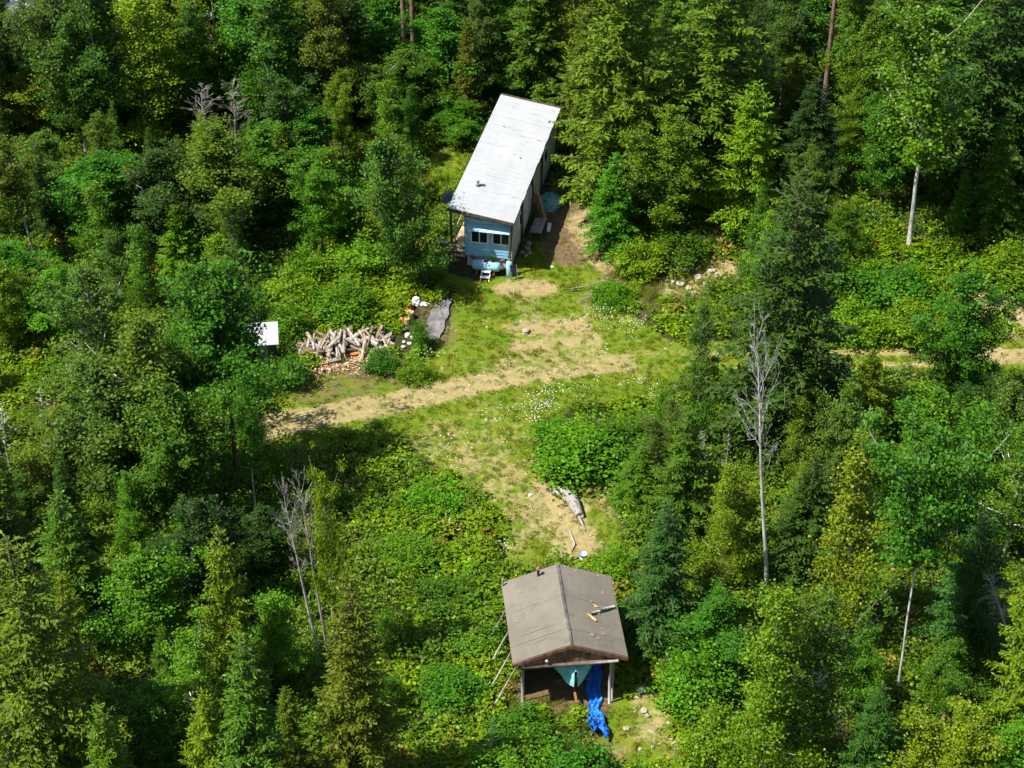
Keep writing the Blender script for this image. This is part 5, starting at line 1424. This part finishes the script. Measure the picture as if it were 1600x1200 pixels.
def scatter(name, proto, pts, scl, label, cat, rs):
    r = np.random.default_rng(rs); n = len(pts)
    me = bpy.data.meshes.new(name); me.vertices.add(n); me.vertices.foreach_set('co', np.ascontiguousarray(pts, np.float32).ravel())
    a = me.attributes.new('scl', 'FLOAT', 'POINT'); a.data.foreach_set('value', np.ascontiguousarray(scl, np.float32))
    rot = np.stack([r.normal(0, .12, n), r.normal(0, .12, n), r.uniform(0, 6.283, n)], 1).astype(np.float32)
    a = me.attributes.new('rot', 'FLOAT_VECTOR', 'POINT'); a.data.foreach_set('vector', rot.ravel())
    me.update()
    o = link(bpy.data.objects.new(name, me)); tag(o, label, cat, kind='stuff')
    ng = bpy.data.node_groups.new(name, 'GeometryNodeTree')
    ng.interface.new_socket('Geometry', in_out='INPUT', socket_type='NodeSocketGeometry'); ng.interface.new_socket('Geometry', in_out='OUTPUT', socket_type='NodeSocketGeometry')
    N_ = ng.nodes; gi, go_ = N_.new('NodeGroupInput'), N_.new('NodeGroupOutput')
    oi = N_.new('GeometryNodeObjectInfo'); oi.inputs[0].default_value = proto; oi.inputs['As Instance'].default_value = True
    ip = N_.new('GeometryNodeInstanceOnPoints')
    a1 = N_.new('GeometryNodeInputNamedAttribute'); a1.data_type = 'FLOAT_VECTOR'; a1.inputs[0].default_value = 'rot'
    a2 = N_.new('GeometryNodeInputNamedAttribute'); a2.data_type = 'FLOAT'; a2.inputs[0].default_value = 'scl'
    l = ng.links.new
    l(gi.outputs[0], ip.inputs['Points']); l(oi.outputs['Geometry'], ip.inputs['Instance']); l(a1.outputs[0], ip.inputs['Rotation']); l(a2.outputs[0], ip.inputs['Scale']); l(ip.outputs[0], go_.inputs[0])
    md = o.modifiers.new('scatter', 'NODES'); md.node_group = ng
    return o

def sample(n, rs):
    r = np.random.default_rng(rs); y = r.uniform(42, 148, n); x = r.uniform(-1, 1, n) * (.275 * y + 5)
    return x, y, r
def blocked(x, y, pad=0.0):
    lx = (x - HOME[0]) * ax[1] - (y - HOME[1]) * ax[0]; ly = (x - HOME[0]) * ax[0] + (y - HOME[1]) * ax[1]
    b1 = (lx > -.3 - pad) & (lx < RW + .1 + pad) & (ly > .6 - pad) & (ly < RL + pad)
    lx = (x - CP[0]) * cax[1] - (y - CP[1]) * cax[0]; ly = (x - CP[0]) * cax[0] + (y - CP[1]) * cax[1]
    b2 = (lx > -2.0 - pad) & (lx < 1.9 + pad) & (ly > .6 - pad) & (ly < CL - .3 + pad)
    b3 = seg_dist(heap_a, heap_b, x, y) < .75 + pad
    b4 = inside(np.array([q[:2] for q in (L_[0], L_[1], L_[2], R_[2], R_[1], R_[0])]), x, y)
    b5 = np.zeros(x.shape, bool)
    for i in range(len(cen) - 1): b5 |= seg_dist(cen[i], cen[i + 1], x, y) < .4 + pad
    b5 |= seg_dist(P(652, 470)[:2], P(634, 552)[:2], x, y) < .55
    b5 |= seg_dist(hw(.6, -.6)[:2], hw(RW, -.6)[:2], x, y) < 1.0
    b6 = np.hypot(x - sh_p[0], y - sh_p[1]) < 1.1
    return b1 | b2 | b3 | b4 | b5 | b6 | inside(LAKE_W, x, y)
def noise2(x, y, s, k):
    r = np.random.default_rng(k); v = 0
    for _ in range(6):
        a = r.uniform(0, 6.28); f = s * r.uniform(.6, 1.8); v = v + np.sin(f * (x * math.cos(a) + y * math.sin(a)) + r.uniform(0, 6.28))
    return v / 6 * 1.6

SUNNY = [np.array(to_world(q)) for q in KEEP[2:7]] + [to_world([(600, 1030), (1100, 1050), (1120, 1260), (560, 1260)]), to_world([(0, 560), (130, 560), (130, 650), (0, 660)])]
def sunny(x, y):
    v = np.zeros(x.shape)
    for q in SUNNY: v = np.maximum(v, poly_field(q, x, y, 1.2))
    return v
def build_cover(name, kind, n, dens, smin, smax, label, cat, rs):
    x, y, r = sample(n, rs); k = r.random(n) < dens(x, y); x, y = x[k], y[k]
    k = ~blocked(x, y, .25 if kind in ('shrub', 'under', 'fern') else 0); x, y = x[k], y[k]
    scatter(name, cover_proto(kind, rs), np.stack([x, y, height(x, y)], 1), r.uniform(smin, smax, len(x)), label, cat, rs)
def d_shrub(x, y):
    op, di, so = fields(x, y); return np.clip((1 - 1.6 * op - di - .8 * so), 0, 1) * (.25 + .75 * sunny(x, y)) * (.75 + .35 * noise2(x, y, .8, 1)) * (.12 + .88 * S(1.3 + 2.4 * noise2(x, y, .42, 21)))
build_cover('thimbleberry_shrubs', 'shrub', 26000, d_shrub, .4, 1.3, 'bright green broad-leaved thicket covering the sunny slopes', 'shrubs', 51)
build_cover('low_shrubs', 'shrub', 14000, lambda x, y: .8 * d_shrub(x, y), .45, 1.0, 'lower broad-leaved shrubs filling the sunny thickets', 'shrubs', 57)
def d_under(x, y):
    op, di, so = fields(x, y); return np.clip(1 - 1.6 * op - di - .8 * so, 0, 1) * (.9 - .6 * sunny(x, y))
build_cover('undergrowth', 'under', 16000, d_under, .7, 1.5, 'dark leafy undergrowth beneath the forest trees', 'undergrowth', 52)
build_cover('bracken', 'fern', 9000, lambda x, y: np.clip(1 - 1.5 * fields(x, y)[0], 0, 1) * S(.5 + noise2(x, y, .5, 4)) * .6, .6, 1.2, 'bracken fronds among the thickets', 'fern', 53)
def d_grass(x, y):
    op, di, so = fields(x, y); return np.clip(op * (1 - 1.15 * di) * (1 - .9 * so) + .12, 0, 1)
build_cover('grass', 'grass', 90000, d_grass, .5, 1.0, 'short green and yellowing grass of the clearing', 'grass', 54)
def d_tall(x, y):
    op, di, so = fields(x, y); return np.clip(op * (1 - 1.4 * di) * (1 - so), 0, 1) * S(.05 + .8 * noise2(x, y, .55, 8)) * .4 + .06 * (op < .2) + (op < .3) * sunny(x, y) * .8 * (1 - S(1.3 + 2.4 * noise2(x, y, .42, 21)))
build_cover('tall_grass', 'tall', 42000, d_tall, .5, 1.0, 'taller grass tufts in the clearing and along the thickets', 'grass', 55)
def flower_pts(lst, rs):
    r = np.random.default_rng(rs); out_ = []
    for x, y, sx, sy, n in lst:
        for _ in range(int(n * .36)):
            p = P(x + r.normal(0, sx), y + r.normal(0, sy)); out_.append(p)
    return np.array(out_)
fp = flower_pts([(835, 648, 18, 12, 60), (855, 632, 10, 9, 45), (715, 798, 16, 8, 26), (712, 826, 12, 6, 22), (925, 500, 14, 8, 50), (985, 512, 16, 14, 60), (1025, 620, 10, 8, 24), (1000, 600, 18, 6, 26), (920, 615, 14, 8, 16), (890, 600, 30, 10, 20), (785, 860, 8, 6, 14), (700, 705, 40, 20, 14), (780, 650, 40, 18, 20), (760, 520, 30, 20, 12), (690, 560, 12, 8, 12), (1040, 560, 40, 12, 14), (1385, 530, 50, 4, 20), (665, 560, 8, 6, 8), (730, 750, 40, 20, 12)], 3)
scatter('daisies', cover_proto('flower', 61), fp, np.random.default_rng(4).uniform(.7, 1.3, len(fp)), 'white daisies flowering in drifts across the clearing', 'flowers', 62)
cpn = np.random.default_rng(9); ct = cpn.random(420); ca_ = heap_a + (heap_b - heap_a) * ct[:, None]; cyy = ca_[:, 1] - .4 - np.abs(cpn.normal(0, .8, 420)) + cpn.normal(0, .3, 420); cxx = ca_[:, 0] + cpn.normal(0, .3, 420) - .2
scatter('wood_chips', cover_proto('chip', 63), np.stack([cxx, cyy, height(cxx, cyy)], 1), cpn.uniform(.6, 1.3, 420), 'bark and wood chips littering the ground before the firewood heap', 'wood chips', 64)
def d_peb(x, y):
    op, di, so = fields(x, y); return np.clip(di - .35, 0, 1)
build_cover('pebbles', 'pebble', 30000, d_peb, .6, 1.4, 'loose pale pebbles on the gravel drive and bare patches', 'pebbles', 65)

lr = np.random.default_rng(77); lp = []
for _ in range(34):
    x, y = lr.uniform(-CW, CW), lr.uniform(.1, CL - .1); p = croof(x, y); lp.append((p[0], p[1], p[2] + .01))
for _ in range(60):
    x, y = RW * (1 - lr.beta(1, 2.2)), RL * lr.beta(1.6, 1); p = hw(x, y); lp.append((p[0], p[1], rz_(x) + .035))
scatter('leaf_litter', cover_proto('chip', 71), np.array(lp), lr.uniform(.12, .45, len(lp)), 'dry leaves and twigs littering the two big roofs', 'leaf litter', 72)
